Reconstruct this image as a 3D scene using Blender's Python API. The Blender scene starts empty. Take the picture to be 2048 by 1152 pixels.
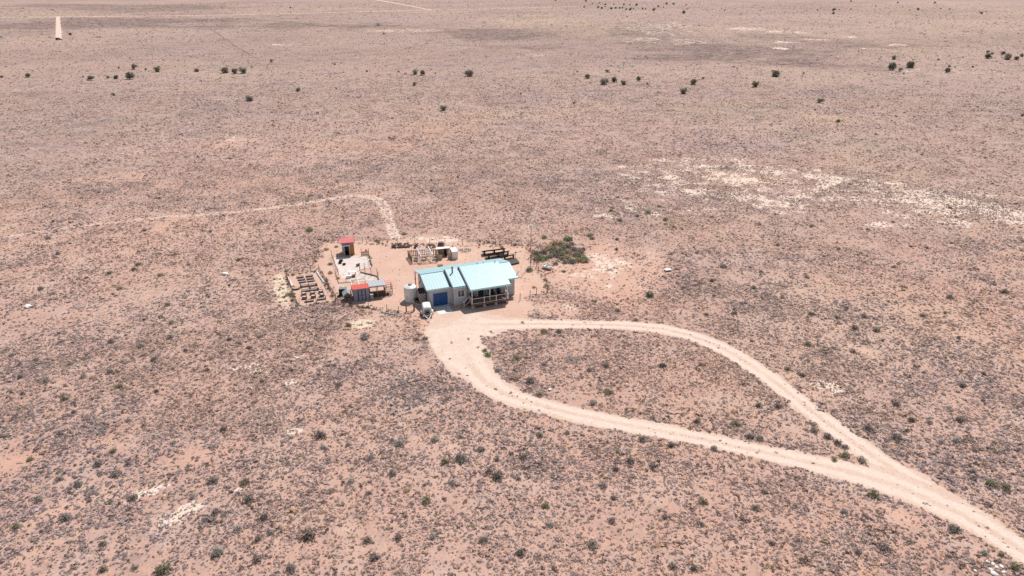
import bpy, math, random
import numpy as np
from mathutils import Vector, Matrix

R = math.radians
rng = np.random.default_rng(7)
random.seed(7)
scene = bpy.context.scene
COL = scene.collection

# ------------------------------------------------------------------ camera geometry
FPX, TH, HC = 1365.0, R(24.5), 45.2
PSI = 0.36218
HO = (-12.449, 91.329)            # front left corner of the house roof


def at(u, v, z=0.0):
    """world point at height z on the sight line of a photograph pixel (2048 x 1152)"""
    dx = (u - 1024) / FPX
    up = (576 - v) / FPX
    d = (dx, math.cos(TH) + up * math.sin(TH), -math.sin(TH) + up * math.cos(TH))
    t = (z - HC) / d[2]
    return Vector((d[0] * t, d[1] * t, z))


def mpp(v):
    """metres per pixel (across the view) for ground seen at row v"""
    p = at(1024, v)
    dep = p.y * math.cos(TH) + HC * math.sin(TH)
    return dep / FPX


def hl(a, b, z=0.0):
    """house-aligned coordinates to world"""
    c, s = math.cos(PSI), math.sin(PSI)
    return Vector((HO[0] + a * c - b * s, HO[1] + a * s + b * c, z))


# ------------------------------------------------------------------ object helpers
def tag(o, label=None, cat=None, group=None, kind=None):
    if label: o['label'] = label
    if cat: o['category'] = cat
    if group: o['group'] = group
    if kind: o['kind'] = kind
    return o


def thing(name, label, cat, loc=(0, 0, 0), rz=0.0, group=None):
    o = bpy.data.objects.new(name, None)
    o.empty_display_size = 0.2
    COL.objects.link(o)
    o.location = loc
    o.rotation_euler = (0, 0, rz)
    return tag(o, label, cat, group)


class MB:
    def __init__(self):
        self.v = []
        self.f = []

    def add(self, vs, fs):
        n = len(self.v)
        self.v += [tuple(p) for p in vs]
        self.f += [tuple(i + n for i in q) for q in fs]
        return self

    def box(self, cx, cy, cz, sx, sy, sz, rz=0.0, taper=1.0):
        c, s = math.cos(rz), math.sin(rz)
        vs = []
        for k, z in enumerate((cz - sz / 2, cz + sz / 2)):
            t = taper if k else 1.0
            for x, y in ((-1, -1), (1, -1), (1, 1), (-1, 1)):
                x *= sx / 2 * t
                y *= sy / 2 * t
                vs.append((cx + x * c - y * s, cy + x * s + y * c, z))
        return self.add(vs, [(3, 2, 1, 0), (4, 5, 6, 7), (0, 1, 5, 4), (1, 2, 6, 5), (2, 3, 7, 6), (3, 0, 4, 7)])

    def b2(self, x0, x1, y0, y1, z0, z1):
        return self.box((x0 + x1) / 2, (y0 + y1) / 2, (z0 + z1) / 2, abs(x1 - x0), abs(y1 - y0), abs(z1 - z0))

    def tube(self, p, q, r, n=7, r2=None, cap=True):
        p, q = Vector(p), Vector(q)
        d = (q - p)
        if d.length < 1e-6: return self
        d.normalize()
        a = d.orthogonal().normalized()
        b = d.cross(a)
        r2 = r if r2 is None else r2
        vs = []
        for c, rr in ((p, r), (q, r2)):
            for i in range(n):
                t = 2 * math.pi * i / n
                vs.append(c + a * math.cos(t) * rr + b * math.sin(t) * rr)
        fs = [(i, (i + 1) % n, n + (i + 1) % n, n + i) for i in range(n)]
        if cap: fs += [tuple(range(n - 1, -1, -1)), tuple(range(n, 2 * n))]
        return self.add(vs, fs)

    def path(self, pts, r, n=7):
        for p, q in zip(pts[:-1], pts[1:]): self.tube(p, q, r, n)
        return self

    def bar(self, p, q, w, h=None):
        """rectangular bar from p to q"""
        h = h or w
        p, q = Vector(p), Vector(q)
        d = (q - p).normalized()
        up = Vector((0, 0, 1)) if abs(d.z) < .95 else Vector((0, 1, 0))
        a = d.cross(up).normalized() * (w / 2)
        b = a.cross(d).normalized() * (h / 2)
        vs = [c + sa * a + sb * b for c in (p, q) for sa, sb in ((-1, -1), (1, -1), (1, 1), (-1, 1))]
        return self.add(vs, [(3, 2, 1, 0), (4, 5, 6, 7), (0, 1, 5, 4), (1, 2, 6, 5), (2, 3, 7, 6), (3, 0, 4, 7)])

    def lathe(self, prof, cx=0, cy=0, n=28, sx=1.0, sy=1.0, rz=0.0):
        c0, s0 = math.cos(rz), math.sin(rz)
        vs = []
        for r, z in prof:
            for i in range(n):
                t = 2 * math.pi * i / n
                x, y = r * math.cos(t) * sx, r * math.sin(t) * sy
                vs.append((cx + x * c0 - y * s0, cy + x * s0 + y * c0, z))
        fs = []
        for k in range(len(prof) - 1):
            for i in range(n):
                j = (i + 1) % n
                fs.append((k * n + i, k * n + j, (k + 1) * n + j, (k + 1) * n + i))
        fs.append(tuple(range((len(prof) - 1) * n, len(prof) * n)))
        return self.add(vs, fs)

    def slab(self, q, th):
        """solid from a top quad, thickness th downwards"""
        q = [Vector(p) for p in q]
        lo = [p - Vector((0, 0, th)) for p in q]
        return self.add(q + lo, [(0, 1, 2, 3), (7, 6, 5, 4), (0, 4, 5, 1), (1, 5, 6, 2), (2, 6, 7, 3), (3, 7, 4, 0)])

    def prism_x(self, poly, x0, x1):
        """extrude a (y,z) polygon along x"""
        n = len(poly)
        vs = [(x0, y, z) for y, z in poly] + [(x1, y, z) for y, z in poly]
        fs = [tuple(range(n)), tuple(range(2 * n - 1, n - 1, -1))]
        fs += [(i, n + i, n + (i + 1) % n, (i + 1) % n) for i in range(n)]
        return self.add(vs, fs)

    def prism_y(self, poly, y0, y1):
        n = len(poly)
        vs = [(x, y0, z) for x, z in poly] + [(x, y1, z) for x, z in poly]
        fs = [tuple(range(n)), tuple(range(2 * n - 1, n - 1, -1))]
        fs += [(i, (i + 1) % n, n + (i + 1) % n, n + i) for i in range(n)]
        return self.add(vs, fs)

    def build(self, name, mat, parent=None, smooth=False, bevel=0.0):
        me = bpy.data.meshes.new(name)
        me.from_pydata(self.v, [], self.f)
        me.validate()
        import bmesh
        bm = bmesh.new(); bm.from_mesh(me)
        bmesh.ops.recalc_face_normals(bm, faces=bm.faces)
        if bevel > 0:
            bmesh.ops.bevel(bm, geom=bm.edges[:], offset=bevel, segments=1, affect='EDGES', clamp_overlap=True)
        bm.to_mesh(me); bm.free()
        if smooth:
            me.polygons.foreach_set('use_smooth', [True] * len(me.polygons))
        me.materials.append(mat)
        o = bpy.data.objects.new(name, me)
        COL.objects.link(o)
        if parent: o.parent = parent
        return o


def dup(root, loc, rz, label, group=None, scale=None):
    r = root.copy(); COL.objects.link(r)
    r.location = loc; r.rotation_euler = (0, 0, rz)
    r['label'] = label
    if group: r['group'] = group
    if scale: r.scale = scale
    for ch in list(root.children):
        c = ch.copy(); COL.objects.link(c); c.parent = r
        for g in list(ch.children):
            d = g.copy(); COL.objects.link(d); d.parent = c
    return r


# ------------------------------------------------------------------ materials
def new_mat(name):
    m = bpy.data.materials.new(name)
    m.use_nodes = True
    nt = m.node_tree
    nt.nodes.clear()
    out = nt.nodes.new('ShaderNodeOutputMaterial')
    bs = nt.nodes.new('ShaderNodeBsdfPrincipled')
    nt.links.new(bs.outputs[0], out.inputs[0])
    return m, nt, bs


def paint(name, col, rough=.6, metal=0.0, var=.12, scale=3.0, dirt=None, dirt_amt=.25, bump=0.0, stretch=None):
    """painted / weathered surface: colour varied by two noises, optional dirt tone"""
    m, nt, bs = new_mat(name)
    N, L = nt.nodes, nt.links
    tc = N.new('ShaderNodeTexCoord')
    mp = N.new('ShaderNodeMapping')
    L.new(tc.outputs['Object'], mp.inputs[0])
    if stretch: mp.inputs['Scale'].default_value = stretch
    n1 = N.new('ShaderNodeTexNoise'); n1.inputs['Scale'].default_value = scale; n1.inputs['Detail'].default_value = 6
    L.new(mp.outputs[0], n1.inputs[0])
    mx = N.new('ShaderNodeMix'); mx.data_type = 'RGBA'
    mx.inputs[6].default_value = (*[c * (1 - var) for c in col], 1)
    mx.inputs[7].default_value = (*[min(1, c * (1 + var)) for c in col], 1)
    L.new(n1.outputs[0], mx.inputs[0])
    last = mx.outputs[2]
    if dirt:
        n2 = N.new('ShaderNodeTexNoise'); n2.inputs['Scale'].default_value = scale * .45; n2.inputs['Detail'].default_value = 8
        n2.inputs['Roughness'].default_value = .7
        L.new(mp.outputs[0], n2.inputs[0])
        rp = N.new('ShaderNodeMapRange'); rp.inputs[1].default_value = .48; rp.inputs[2].default_value = .72
        rp.inputs[4].default_value = dirt_amt
        L.new(n2.outputs[0], rp.inputs[0])
        m2 = N.new('ShaderNodeMix'); m2.data_type = 'RGBA'
        L.new(rp.outputs[0], m2.inputs[0]); L.new(last, m2.inputs[6])
        m2.inputs[7].default_value = (*dirt, 1)
        last = m2.outputs[2]
    L.new(last, bs.inputs['Base Color'])
    bs.inputs['Roughness'].default_value = rough
    bs.inputs['Metallic'].default_value = metal
    if bump:
        bp = N.new('ShaderNodeBump'); bp.inputs['Strength'].default_value = bump; bp.inputs['Distance'].default_value = .02
        L.new(n1.outputs[0], bp.inputs['Height']); L.new(bp.outputs[0], bs.inputs['Normal'])
    return m


DUST = (.48, .33, .25)
M = dict(
    roof=paint('aqua_roof_metal', (.345, .53, .56), .45, 0, .06, 1.2, (.52, .62, .60), .25),
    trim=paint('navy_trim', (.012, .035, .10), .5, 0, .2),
    fascia=paint('aqua_fascia', (.50, .76, .78), .5, 0, .05),
    wall=paint('grey_siding', (.52, .515, .525), .75, 0, .06, 2.5, (.40, .34, .30), .25),
    blue=paint('blue_door_paint', (.006, .068, .235), .5, 0, .10, 2),
    white=paint('white_paint', (.80, .79, .77), .55, 0, .05, 4, DUST, .22),
    plastic=paint('white_tank_plastic', (.78, .77, .74), .45, 0, .04, 2, DUST, .15),
    glass=paint('window_glass', (.05, .06, .07), .08, 0, .1),
    deck=paint('brown_deck_boards', (.20, .12, .09), .8, 0, .25, 4),
    dark=paint('dark_metal', (.035, .035, .04), .5, .3, .3),
    black=paint('black_rubber', (.02, .02, .022), .6, 0, .3),
    concrete=paint('concrete', (.76, .72, .66), .85, 0, .08, 3, DUST, .3, .2),
    block=paint('concrete_block', (.45, .42, .39), .9, 0, .1, 5, DUST, .3),
    red=paint('red_roof', (.62, .085, .055), .55, 0, .10, 3, (.6, .25, .2), .2),
    pinkred=paint('faded_red_roof', (.62, .13, .14), .55, 0, .10, 3, (.66, .32, .30), .35),
    pink=paint('pink_sheet', (.62, .26, .22), .6, 0, .15, 4, DUST, .4),
    shed=paint('shed_siding', (.30, .30, .345), .75, 0, .08, 3, DUST, .15, 0, (6, 6, .5)),
    navy=paint('shed_trim', (.05, .07, .20), .6, 0, .15),
    galv=paint('galvanised_roof', (.56, .58, .60), .42, .45, .12, 2, (.55, .50, .46), .35),
    greyroof=paint('grey_shingles', (.30, .33, .34), .85, 0, .25, 8),
    wood=paint('weathered_wood', (.24, .165, .115), .85, 0, .35, 4, (.35, .28, .22), .4),
    palewood=paint('pale_wood', (.50, .42, .34), .8, 0, .2, 4, DUST, .3),
    orange=paint('orange_wood_door', (.46, .20, .075), .7, 0, .2, 3, None, 0, 0, (8, 8, .7)),
    inside=paint('interior_shade', (.02, .017, .015), .9),  # near-black colour painting the shade in openings and on the shed floor
    solar=paint('solar_cells', (.008, .010, .018), .25, 0, .3, 6),
    solarback=paint('panel_backsheet', (.035, .032, .034), .6, 0, .2),
    tin=paint('brown_planter_tin', (.15, .105, .10), .6, .1, .2, 5),
    soil=paint('planter_soil', (.37, .30, .285), .95, 0, .3, 9, (.42, .32, .24), .4),
    palesoil=paint('sandy_planter_soil', (.62, .48, .38), .95, 0, .2, 9, (.36, .30, .22), .5),
    bluepipe=paint('pale_blue_plastic', (.30, .50, .60), .5, 0, .1, 3, DUST, .3),
    log=paint('grey_red_logs', (.20, .13, .11), .9, 0, .5, 2.5, (.50, .42, .40), .8),
    wire=paint('rusty_wire', (.20, .14, .11), .7, .2, .2),
    bark=paint('bark', (.12, .085, .06), .9, 0, .3),
    stone=paint('white_stone', (.78, .75, .70), .9, 0, .1, 3, (.62, .52, .42), .4, .3),
    deadwood=paint('grey_deadwood', (.42, .38, .35), .9, 0, .25, 3),
    car=paint('dark_car_paint', (.05, .055, .065), .3, 0, .1),
    tyre=paint('tyre', (.025, .025, .025), .8),
)
M['gravel'] = None


def leaf_light(nt, colour, bs, amount=.45):
    """thin leaves let part of the sunlight through"""
    tr = nt.nodes.new('ShaderNodeBsdfTranslucent'); nt.links.new(colour, tr.inputs[0])
    mxs = nt.nodes.new('ShaderNodeMixShader'); mxs.inputs[0].default_value = amount
    nt.links.new(bs.outputs[0], mxs.inputs[1]); nt.links.new(tr.outputs[0], mxs.inputs[2])
    out = [n for n in nt.nodes if n.type == 'OUTPUT_MATERIAL'][0]
    nt.links.new(mxs.outputs[0], out.inputs[0])


def foliage(name, col, var=.35):
    """leaf material, colour varied per clump of leaves and by object"""
    m, nt, bs = new_mat(name)
    N, L = nt.nodes, nt.links
    tc = N.new('ShaderNodeTexCoord')
    oi = N.new('ShaderNodeObjectInfo')
    n1 = N.new('ShaderNodeTexNoise'); n1.inputs['Scale'].default_value = 2.2; n1.inputs['Detail'].default_value = 4
    L.new(tc.outputs['Object'], n1.inputs[0])
    mx = N.new('ShaderNodeMix'); mx.data_type = 'RGBA'
    mx.inputs[6].default_value = (*[c * (1 - var) for c in col], 1)
    mx.inputs[7].default_value = (*[c * (1 + var) for c in col], 1)
    ad = N.new('ShaderNodeMath'); ad.operation = 'MULTIPLY_ADD'
    L.new(oi.outputs['Random'], ad.inputs[0]); ad.inputs[1].default_value = .5
    sb = N.new('ShaderNodeMath'); sb.operation = 'SUBTRACT'
    L.new(n1.outputs[0], sb.inputs[0]); sb.inputs[1].default_value = .25
    L.new(sb.outputs[0], ad.inputs[2])
    L.new(ad.outputs[0], mx.inputs[0])
    L.new(mx.outputs[2], bs.inputs['Base Color'])
    bs.inputs['Roughness'].default_value = .9
    bs.inputs['Specular IOR Level'].default_value = .15
    leaf_light(nt, mx.outputs[2], bs)
    return m


def tinted(name):
    """scrub material: every plant carries its own colour in the attribute 'tint'"""
    m, nt, bs = new_mat(name)
    a = nt.nodes.new('ShaderNodeAttribute'); a.attribute_name = 'tint'
    nt.links.new(a.outputs['Color'], bs.inputs['Base Color'])
    bs.inputs['Roughness'].default_value = .95
    bs.inputs['Specular IOR Level'].default_value = .1
    leaf_light(nt, a.outputs['Color'], bs)
    return m


# ------------------------------------------------------------------ world noise (numpy)
def _hash(ix, iy, seed):
    h = (ix.astype(np.int64) * 374761393 + iy.astype(np.int64) * 668265263 + seed * 1442695041) & 0x7fffffff
    h = ((h ^ (h >> 13)) * 1274126177) & 0x7fffffff
    h = h ^ (h >> 16)
    return (h & 0xffff) / 65535.0


def vnoise(x, y, scale, seed=0):
    x = x / scale; y = y / scale
    ix = np.floor(x); iy = np.floor(y)
    fx = x - ix; fy = y - iy
    fx = fx * fx * (3 - 2 * fx); fy = fy * fy * (3 - 2 * fy)
    a = _hash(ix, iy, seed); b = _hash(ix + 1, iy, seed)
    c = _hash(ix, iy + 1, seed); d = _hash(ix + 1, iy + 1, seed)
    return (a * (1 - fx) + b * fx) * (1 - fy) + (c * (1 - fx) + d * fx) * fy


def fbm(x, y, scale, oct=4, seed=0):
    t = 0; w = .5; tot = 0
    for k in range(oct):
        t = t + w * vnoise(x + 37.1 * k, y - 19.7 * k, scale / 2 ** k, seed + k * 17)
        tot += w; w *= .55
    return t / tot


def sstep(a, b, x):
    t = np.clip((x - a) / (b - a), 0, 1)
    return t * t * (3 - 2 * t)


def seg_dist(x, y, pts):
    """distance to polyline and the index-parameter"""
    best = np.full(x.shape, 1e9)
    for (ax, ay), (bx, by) in zip(pts[:-1], pts[1:]):
        dx, dy = bx - ax, by - ay
        L2 = dx * dx + dy * dy + 1e-9
        t = np.clip(((x - ax) * dx + (y - ay) * dy) / L2, 0, 1)
        d = np.hypot(x - ax - t * dx, y - ay - t * dy)
        best = np.minimum(best, d)
    return best


def poly_sd(x, y, poly):
    """signed distance to polygon, positive inside"""
    inside = np.zeros(x.shape, bool)
    n = len(poly)
    for i in range(n):
        ax, ay = poly[i]; bx, by = poly[(i + 1) % n]
        cond = ((ay > y) != (by > y))
        xi = (bx - ax) * (y - ay) / (by - ay + 1e-12) + ax
        inside ^= cond & (x < xi)
    d = seg_dist(x, y, list(poly) + [poly[0]])
    return np.where(inside, d, -d)


def gp(*pts):
    return [tuple(at(u, v).xy) for u, v in pts]


# ------------------------------------------------------------------ layout of ground patches
YARD = gp((652, 484), (700, 480), (800, 482), (900, 478), (985, 488), (1056, 492), (1064, 520), (1078, 545), (1092, 560),
          (1094, 584), (1062, 596), (1058, 628), (1060, 640), (960, 660), (905, 690), (858, 655), (822, 632), (770, 622), (700, 606), (672, 600),
          (660, 570), (640, 545), (632, 525))
GARDEN = gp((573, 552), (637.6, 542), (671.8, 602.6), (594.5, 612.7))
# (u, v, ru, rv, channel, strength): bare, pale, red, dark, veg, yellow
BLOBS = [
    (566, 580, 20, 36, 'bare', .75), (563, 580, 18, 38, 'yellowpale', .75), (590, 614, 40, 8, 'yellowpale', .5),
    (1205, 520, 62, 50, 'bare', .9), (1160, 560, 75, 30, 'bare', .7), (1225, 500, 45, 22, 'pale', .35), (1195, 545, 55, 18, 'pale', .35),
    (1120, 610, 50, 12, 'pale', .35), (860, 480, 70, 8, 'bare', .8), (885, 478, 50, 8, 'pale', .45),
    (722, 648, 28, 10, 'yellowpale', .9), (640, 715, 12, 6, 'pale', .8), (527, 742, 22, 10, 'pale', .75), (485, 734, 40, 5, 'pale', .7),
    (580, 763, 16, 7, 'pale', .7), (600, 712, 24, 9, 'pale', .6), (410, 719, 12, 4, 'pale', .7), (590, 862, 14, 6, 'pale', .7),
    (315, 982, 80, 20, 'pale', .66), (375, 1003, 55, 16, 'pale', .56), (300, 975, 60, 14, 'yellowpale', .5), (480, 975, 30, 10, 'pale', .6),
    (370, 1030, 60, 12, 'pale', .5), (220, 985, 40, 20, 'bare', .6),
    (25, 925, 60, 25, 'red', .8), (25, 925, 60, 22, 'bare', .7), (400, 915, 90, 26, 'bare', .6), (390, 918, 100, 28, 'red', .7),
    (200, 875, 90, 14, 'red', .5), (200, 885, 80, 12, 'bare', .4), (100, 1030, 80, 18, 'bare', .5), (60, 1115, 90, 20, 'bare', .5),
    (700, 1060, 40, 12, 'bare', .4), (905, 895, 16, 8, 'bare', .8), (1790, 1030, 45, 18, 'bare', .8), (1790, 1030, 45, 18, 'red', .4),
    (1690, 955, 22, 8, 'bare', .8), (1640, 780, 60, 22, 'bare', .45), (1655, 775, 40, 14, 'pale', .35), (1720, 700, 24, 8, 'bare', .7),
    # pale stony flats, right side
    (1480, 360, 120, 14, 'pale', .6), (1420, 385, 130, 14, 'pale', .50), (1300, 420, 80, 12, 'pale', .42), (1560, 400, 90, 14, 'pale', .5),
    (1620, 415, 90, 14, 'pale', .42), (1790, 385, 80, 12, 'pale', .62), (1860, 400, 110, 18, 'pale', .64), (1960, 410, 110, 20, 'pale', .70),
    (1950, 385, 100, 10, 'pale', .56), (2020, 440, 60, 14, 'pale', .62), (1910, 445, 60, 8, 'pale', .55), (1760, 450, 60, 8, 'pale', .45),
    (1720, 395, 50, 10, 'pale', .45), (1300, 380, 60, 8, 'pale', .35), (1200, 425, 60, 10, 'pale', .34),
    (1500, 385, 260, 40, 'darkveg', .5), (1900, 410, 240, 45, 'darkveg', .6), (1300, 430, 120, 30, 'darkveg', .4),
    (1680, 400, 460, 62, 'pale', .42), (1460, 375, 260, 40, 'pale', .40), (1320, 405, 220, 36, 'pale', .25), (1900, 408, 280, 52, 'pale', .60),
    (1205, 540, 115, 62, 'bare', .84), (1200, 530, 85, 45, 'pale', .38), (1110, 618, 75, 22, 'bare', .6), (1250, 600, 70, 30, 'bare', .4), (860, 655, 40, 20, 'bare', .5), (760, 645, 80, 20, 'bare', .35),
    # middle distance
    (250, 355, 110, 12, 'bare', .5), (460, 285, 60, 10, 'bare', .4), (500, 200, 120, 10, 'pale', .15), (620, 210, 100, 14, 'pale', .14),
    (60, 290, 90, 14, 'red', .35), (440, 275, 60, 10, 'pale', .25), (560, 280, 60, 8, 'red', .35), (800, 200, 260, 30, 'yellow', .25),
    (1010, 205, 80, 12, 'dark', .22), (1000, 225, 70, 10, 'yellow', .4), (1660, 235, 60, 12, 'yellow', .6), (1480, 205, 60, 8, 'yellow', .35),
    (320, 335, 120, 30, 'dark', .15), (120, 320, 80, 20, 'red', .2), (60, 190, 120, 10, 'dark', .25), (1180, 180, 160, 16, 'pale', .12),
    (700, 340, 260, 40, 'veg', .35), (1050, 330, 220, 40, 'veg', .25), (1700, 290, 300, 26, 'veg', .3), (400, 400, 240, 24, 'veg', .3),
    (1350, 280, 150, 20, 'veg', .3), (100, 420, 120, 20, 'red', .15),
    # far bands
    (140, 46, 260, 10, 'dark', .65), (380, 44, 200, 9, 'dark', .75), (620, 52, 200, 7, 'dark', .5), (110, 12, 130, 6, 'dark', .5), (330, 16, 160, 8, 'dark', .6),
    (60, 14, 70, 3, 'red', .9), (500, 52, 260, 5, 'red', .4), (110, 25, 110, 6, 'yellow', .5), (590, 20, 200, 6, 'yellow', .35),
    (950, 75, 150, 18, 'dark', .7), (1060, 93, 170, 12, 'dark', .6), (950, 62, 60, 10, 'red', .55), (1040, 92, 110, 6, 'red', .6), (1120, 97, 60, 5, 'red', .6),
    (1080, 38, 120, 14, 'yellow', .55), (1170, 55, 90, 16, 'yellow', .5), (1060, 110, 80, 6, 'pale', .3), (820, 62, 90, 4, 'pale', .4), (1000, 84, 60, 4, 'pale', .4),
    (1310, 62, 70, 26, 'dark', .65), (1320, 60, 70, 24, 'pale', .36), (1290, 78, 70, 7, 'pale', .42), (1345, 50, 40, 10, 'pale', .38), (1370, 82, 60, 6, 'pale', .38),
    (1420, 105, 190, 20, 'dark', .75), (1600, 125, 160, 14, 'dark', .65), (1500, 118, 160, 14, 'red', .35), (1390, 125, 80, 8, 'red', .5), (1620, 138, 90, 5, 'red', .5),
    (1560, 64, 70, 3, 'pale', .48), (1545, 63, 16, 2.5, 'pale', .6), (1490, 58, 40, 4, 'pale', .5), (1560, 84, 28, 3, 'pale', .55), (1630, 79, 40, 2.5, 'pale', .45),
    (1740, 97, 40, 2.5, 'pale', .45), (1795, 90, 22, 2.5, 'pale', .5), (1700, 74, 30, 2, 'pale', .5), (1560, 97, 18, 2, 'pale', .8), (1530, 73, 60, 6, 'dark', .4), (1680, 88, 120, 6, 'dark', .35),
    (1950, 20, 200, 30, 'yellow', .3), (1900, 140, 100, 6, 'pale', .2), (1810, 142, 30, 5, 'pale', .35), (2000, 150, 80, 6, 'red', .35), (1880, 100, 180, 8, 'yellow', .3),
    (560, 90, 30, 3, 'pale', .4), (300, 124, 80, 4, 'pale', .25), (820, 55, 40, 4, 'red', .5), (240, 64, 120, 10, 'yellow', .3),
]


def fields(x, y):
    """ground cover channels at world points"""
    F = {k: np.zeros(x.shape) for k in ('bare', 'pale', 'red', 'dark', 'veg', 'yellow', 'yellowpale', 'darkveg')}
    rr = np.hypot(x, y)
    wsc = np.clip(rr / 110, .35, 8)
    wx = (fbm(x, y, 9.0, 3, 5) - .5); wy = (fbm(x, y, 9.0, 3, 9) - .5)
    w2 = fbm(x, y, 60.0, 5, 13) - .5
    for (u, v, ru, rv, ch, s) in BLOBS:
        c = at(u, v)
        sx = ru * mpp(v)
        far = at(u, v - rv); near = at(u, v + rv)
        dv = Vector((c.x, c.y)).normalized()
        sy = .5 * ((far.xy - near.xy).length)
        px, py = x - c.x, y - c.y
        m = (np.abs(px) < 3 * sx + 3 * sy) & (np.abs(py) < 3 * sx + 3 * sy)
        if not m.any(): continue
        # across / along the direction of the patch
        qx, qy = px[m], py[m]
        la = (qx * dv.y - qy * dv.x) / sx
        lb = (qx * dv.x + qy * dv.y) / sy
        d = np.sqrt(la * la + lb * lb) + (wx[m] + wy[m]) * (1.0 if sx < 20 else .6) + (0 if sx < 20 else 1) * w2[m] * 2.2
        F[ch][m] = np.maximum(F[ch][m], s * sstep(1.25, .35, d))
    sd = poly_sd(x, y, YARD) + (fbm(x, y, 3, 3, 21) - .5) * 2.6
    F['yard'] = sstep(-.8, 1.2, sd)
    gd = poly_sd(x, y, GARDEN)
    F['yard'] = np.maximum(F['yard'], sstep(-.3, .3, gd + (fbm(x, y, 1.0, 2, 3) - .5) * .5))
    return F


def ribbon_points(px, step=1.5):
    """smooth world polyline through pixel points (Catmull-Rom)"""
    P = [at(u, v).xy for u, v in px]
    P = [P[0] * 2 - P[1]] + P + [P[-1] * 2 - P[-2]]
    out = []
    for i in range(1, len(P) - 2):
        n = max(2, int((P[i + 1] - P[i]).length / step))
        for k in range(n):
            t = k / n
            a, b, c, d = P[i - 1], P[i], P[i + 1], P[i + 2]
            out.append(.5 * ((2 * b) + (c - a) * t + (2 * a - 5 * b + 4 * c - d) * t * t + (3 * b - a - 3 * c + d) * t ** 3))
    out.append(P[-2])
    return out


# name, pixels, half widths (m, interpolated), strength, kind of surface
ROADS = [
    ('driveway', [(912, 642), (945, 650), (990, 649), (1060, 648), (1150, 648.5), (1250, 651), (1330, 659), (1400, 678), (1465, 708),
                  (1540, 757), (1610, 812), (1685, 869), (1765, 925), (1830, 964), (1890, 1002), (1945, 1037)], [4.2, 3.6, 2.6, 1.9, 1.7, 1.7, 1.8, 1.9, 1.9, 1.9, 1.9, 1.9, 2.0, 2.1, 2.0, 1.5], 1.0, 'road', .006),
    ('driveway', [(905, 655), (915, 690), (935, 722), (965, 758), (1010, 787), (1070, 808), (1140, 826), (1220, 843), (1320, 862), (1420, 882),
                  (1520, 903), (1620, 926), (1720, 950), (1800, 975), (1870, 1005), (1930, 1032), (1990, 1068), (2048, 1105), (2120, 1150), (2200, 1200)],
     [4.0, 3.6, 3.2, 2.7, 2.2, 1.9, 1.8, 1.8, 1.75, 1.7, 1.7, 1.9, 2.2, 2.5, 2.5, 2.35, 2.2, 2.15, 2.15, 2.15], 1.0, 'road', .010),
    ('track', [(-120, 492), (0, 476), (130, 456), (300, 437), (480, 423), (600, 408), (680, 395), (725, 392), (750, 397), (768, 412), (778, 440), (792, 478)],
     [.75, .75, .8, .85, .95, 1.1, 1.2, 1.4, 1.5, 1.5, 1.3, 1.3], .37, 'track', .006),
    ('dirt_road', [(-300, 36), (0, 34.5), (200, 33), (450, 30), (700, 24), (860, 20), (1050, 16), (1170, 12)],
     [4.0, 4.0, 4.0, 3.8, 3.6, 3.2, 2.6, 1.6], .95, 'track', .02),
    ('dirt_road', [(740, -3), (757, 0.5), (800, 8), (862, 20)], [5, 4.5, 3, 2], .8, 'track', .03),
    ('dirt_road', [(116, 33), (116.5, 45), (117, 60), (117.5, 79)], [2.0, 2.1, 2.2, 2.3], 1.0, 'road', .03),
    ('dirt_road', [(115, 78.5), (90, 79.5), (20, 79.5)], [1.2, .8, .7], .5, 'track', .04),
    ('ditch', [(396, 42), (425, 60), (460, 85), (490, 104), (517, 118)], [.8, .9, .9, .8, .7], .85, 'ditch', .02),
]
RIB = []
for name, px, hw, stg, kind, zz in ROADS:
    pts = ribbon_points(px, 1.2 if kind == 'road' and px[0][1] > 200 else (1.5 if px[0][1] > 200 else 12))
    # half width by nearest control point interpolation along the length
    ctrl = [at(u, v).xy for u, v in px]
    cl = [0]
    for a, b in zip(ctrl[:-1], ctrl[1:]): cl.append(cl[-1] + (b - a).length)
    pl = [0]
    for a, b in zip(pts[:-1], pts[1:]): pl.append(pl[-1] + (b - a).length)
    w = np.interp(np.array(pl) / pl[-1], np.array(cl) / cl[-1], hw)
    if kind == 'road' and px[0][1] > 200: w = np.where(w < 3.2, w * .80, w * .95)
    RIB.append((name, pts, w, stg, kind, zz))


def road_cover(x, y):
    """0..1: how much of a worn road surface is at the points"""
    c = np.zeros(x.shape)
    for name, pts, w, stg, kind, zz in RIB:
        if kind == 'ditch': continue
        P = np.array([(p.x, p.y) for p in pts])
        m = (x > P[:, 0].min() - 8) & (x < P[:, 0].max() + 8) & (y > P[:, 1].min() - 8) & (y < P[:, 1].max() + 8)
        if not m.any(): continue
        qx, qy = x[m], y[m]
        best = np.full(qx.shape, -9.0)
        st = 2 if len(P) > 60 else 1
        idx = list(range(0, len(P) - 1, st))
        for i in idx:
            j = min(i + st, len(P) - 1)
            ax, ay = P[i]; dx, dy = P[j] - P[i]
            t = np.clip(((qx - ax) * dx + (qy - ay) * dy) / (dx * dx + dy * dy + 1e-9), 0, 1)
            d = np.hypot(qx - ax - t * dx, qy - ay - t * dy)
            best = np.maximum(best, w[i] - d)
        best += (fbm(qx, qy, 1.6, 3, 33) - .5) * 1.1
        c[m] = np.maximum(c[m], stg * sstep(-.25, .35, best))
    return c


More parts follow.
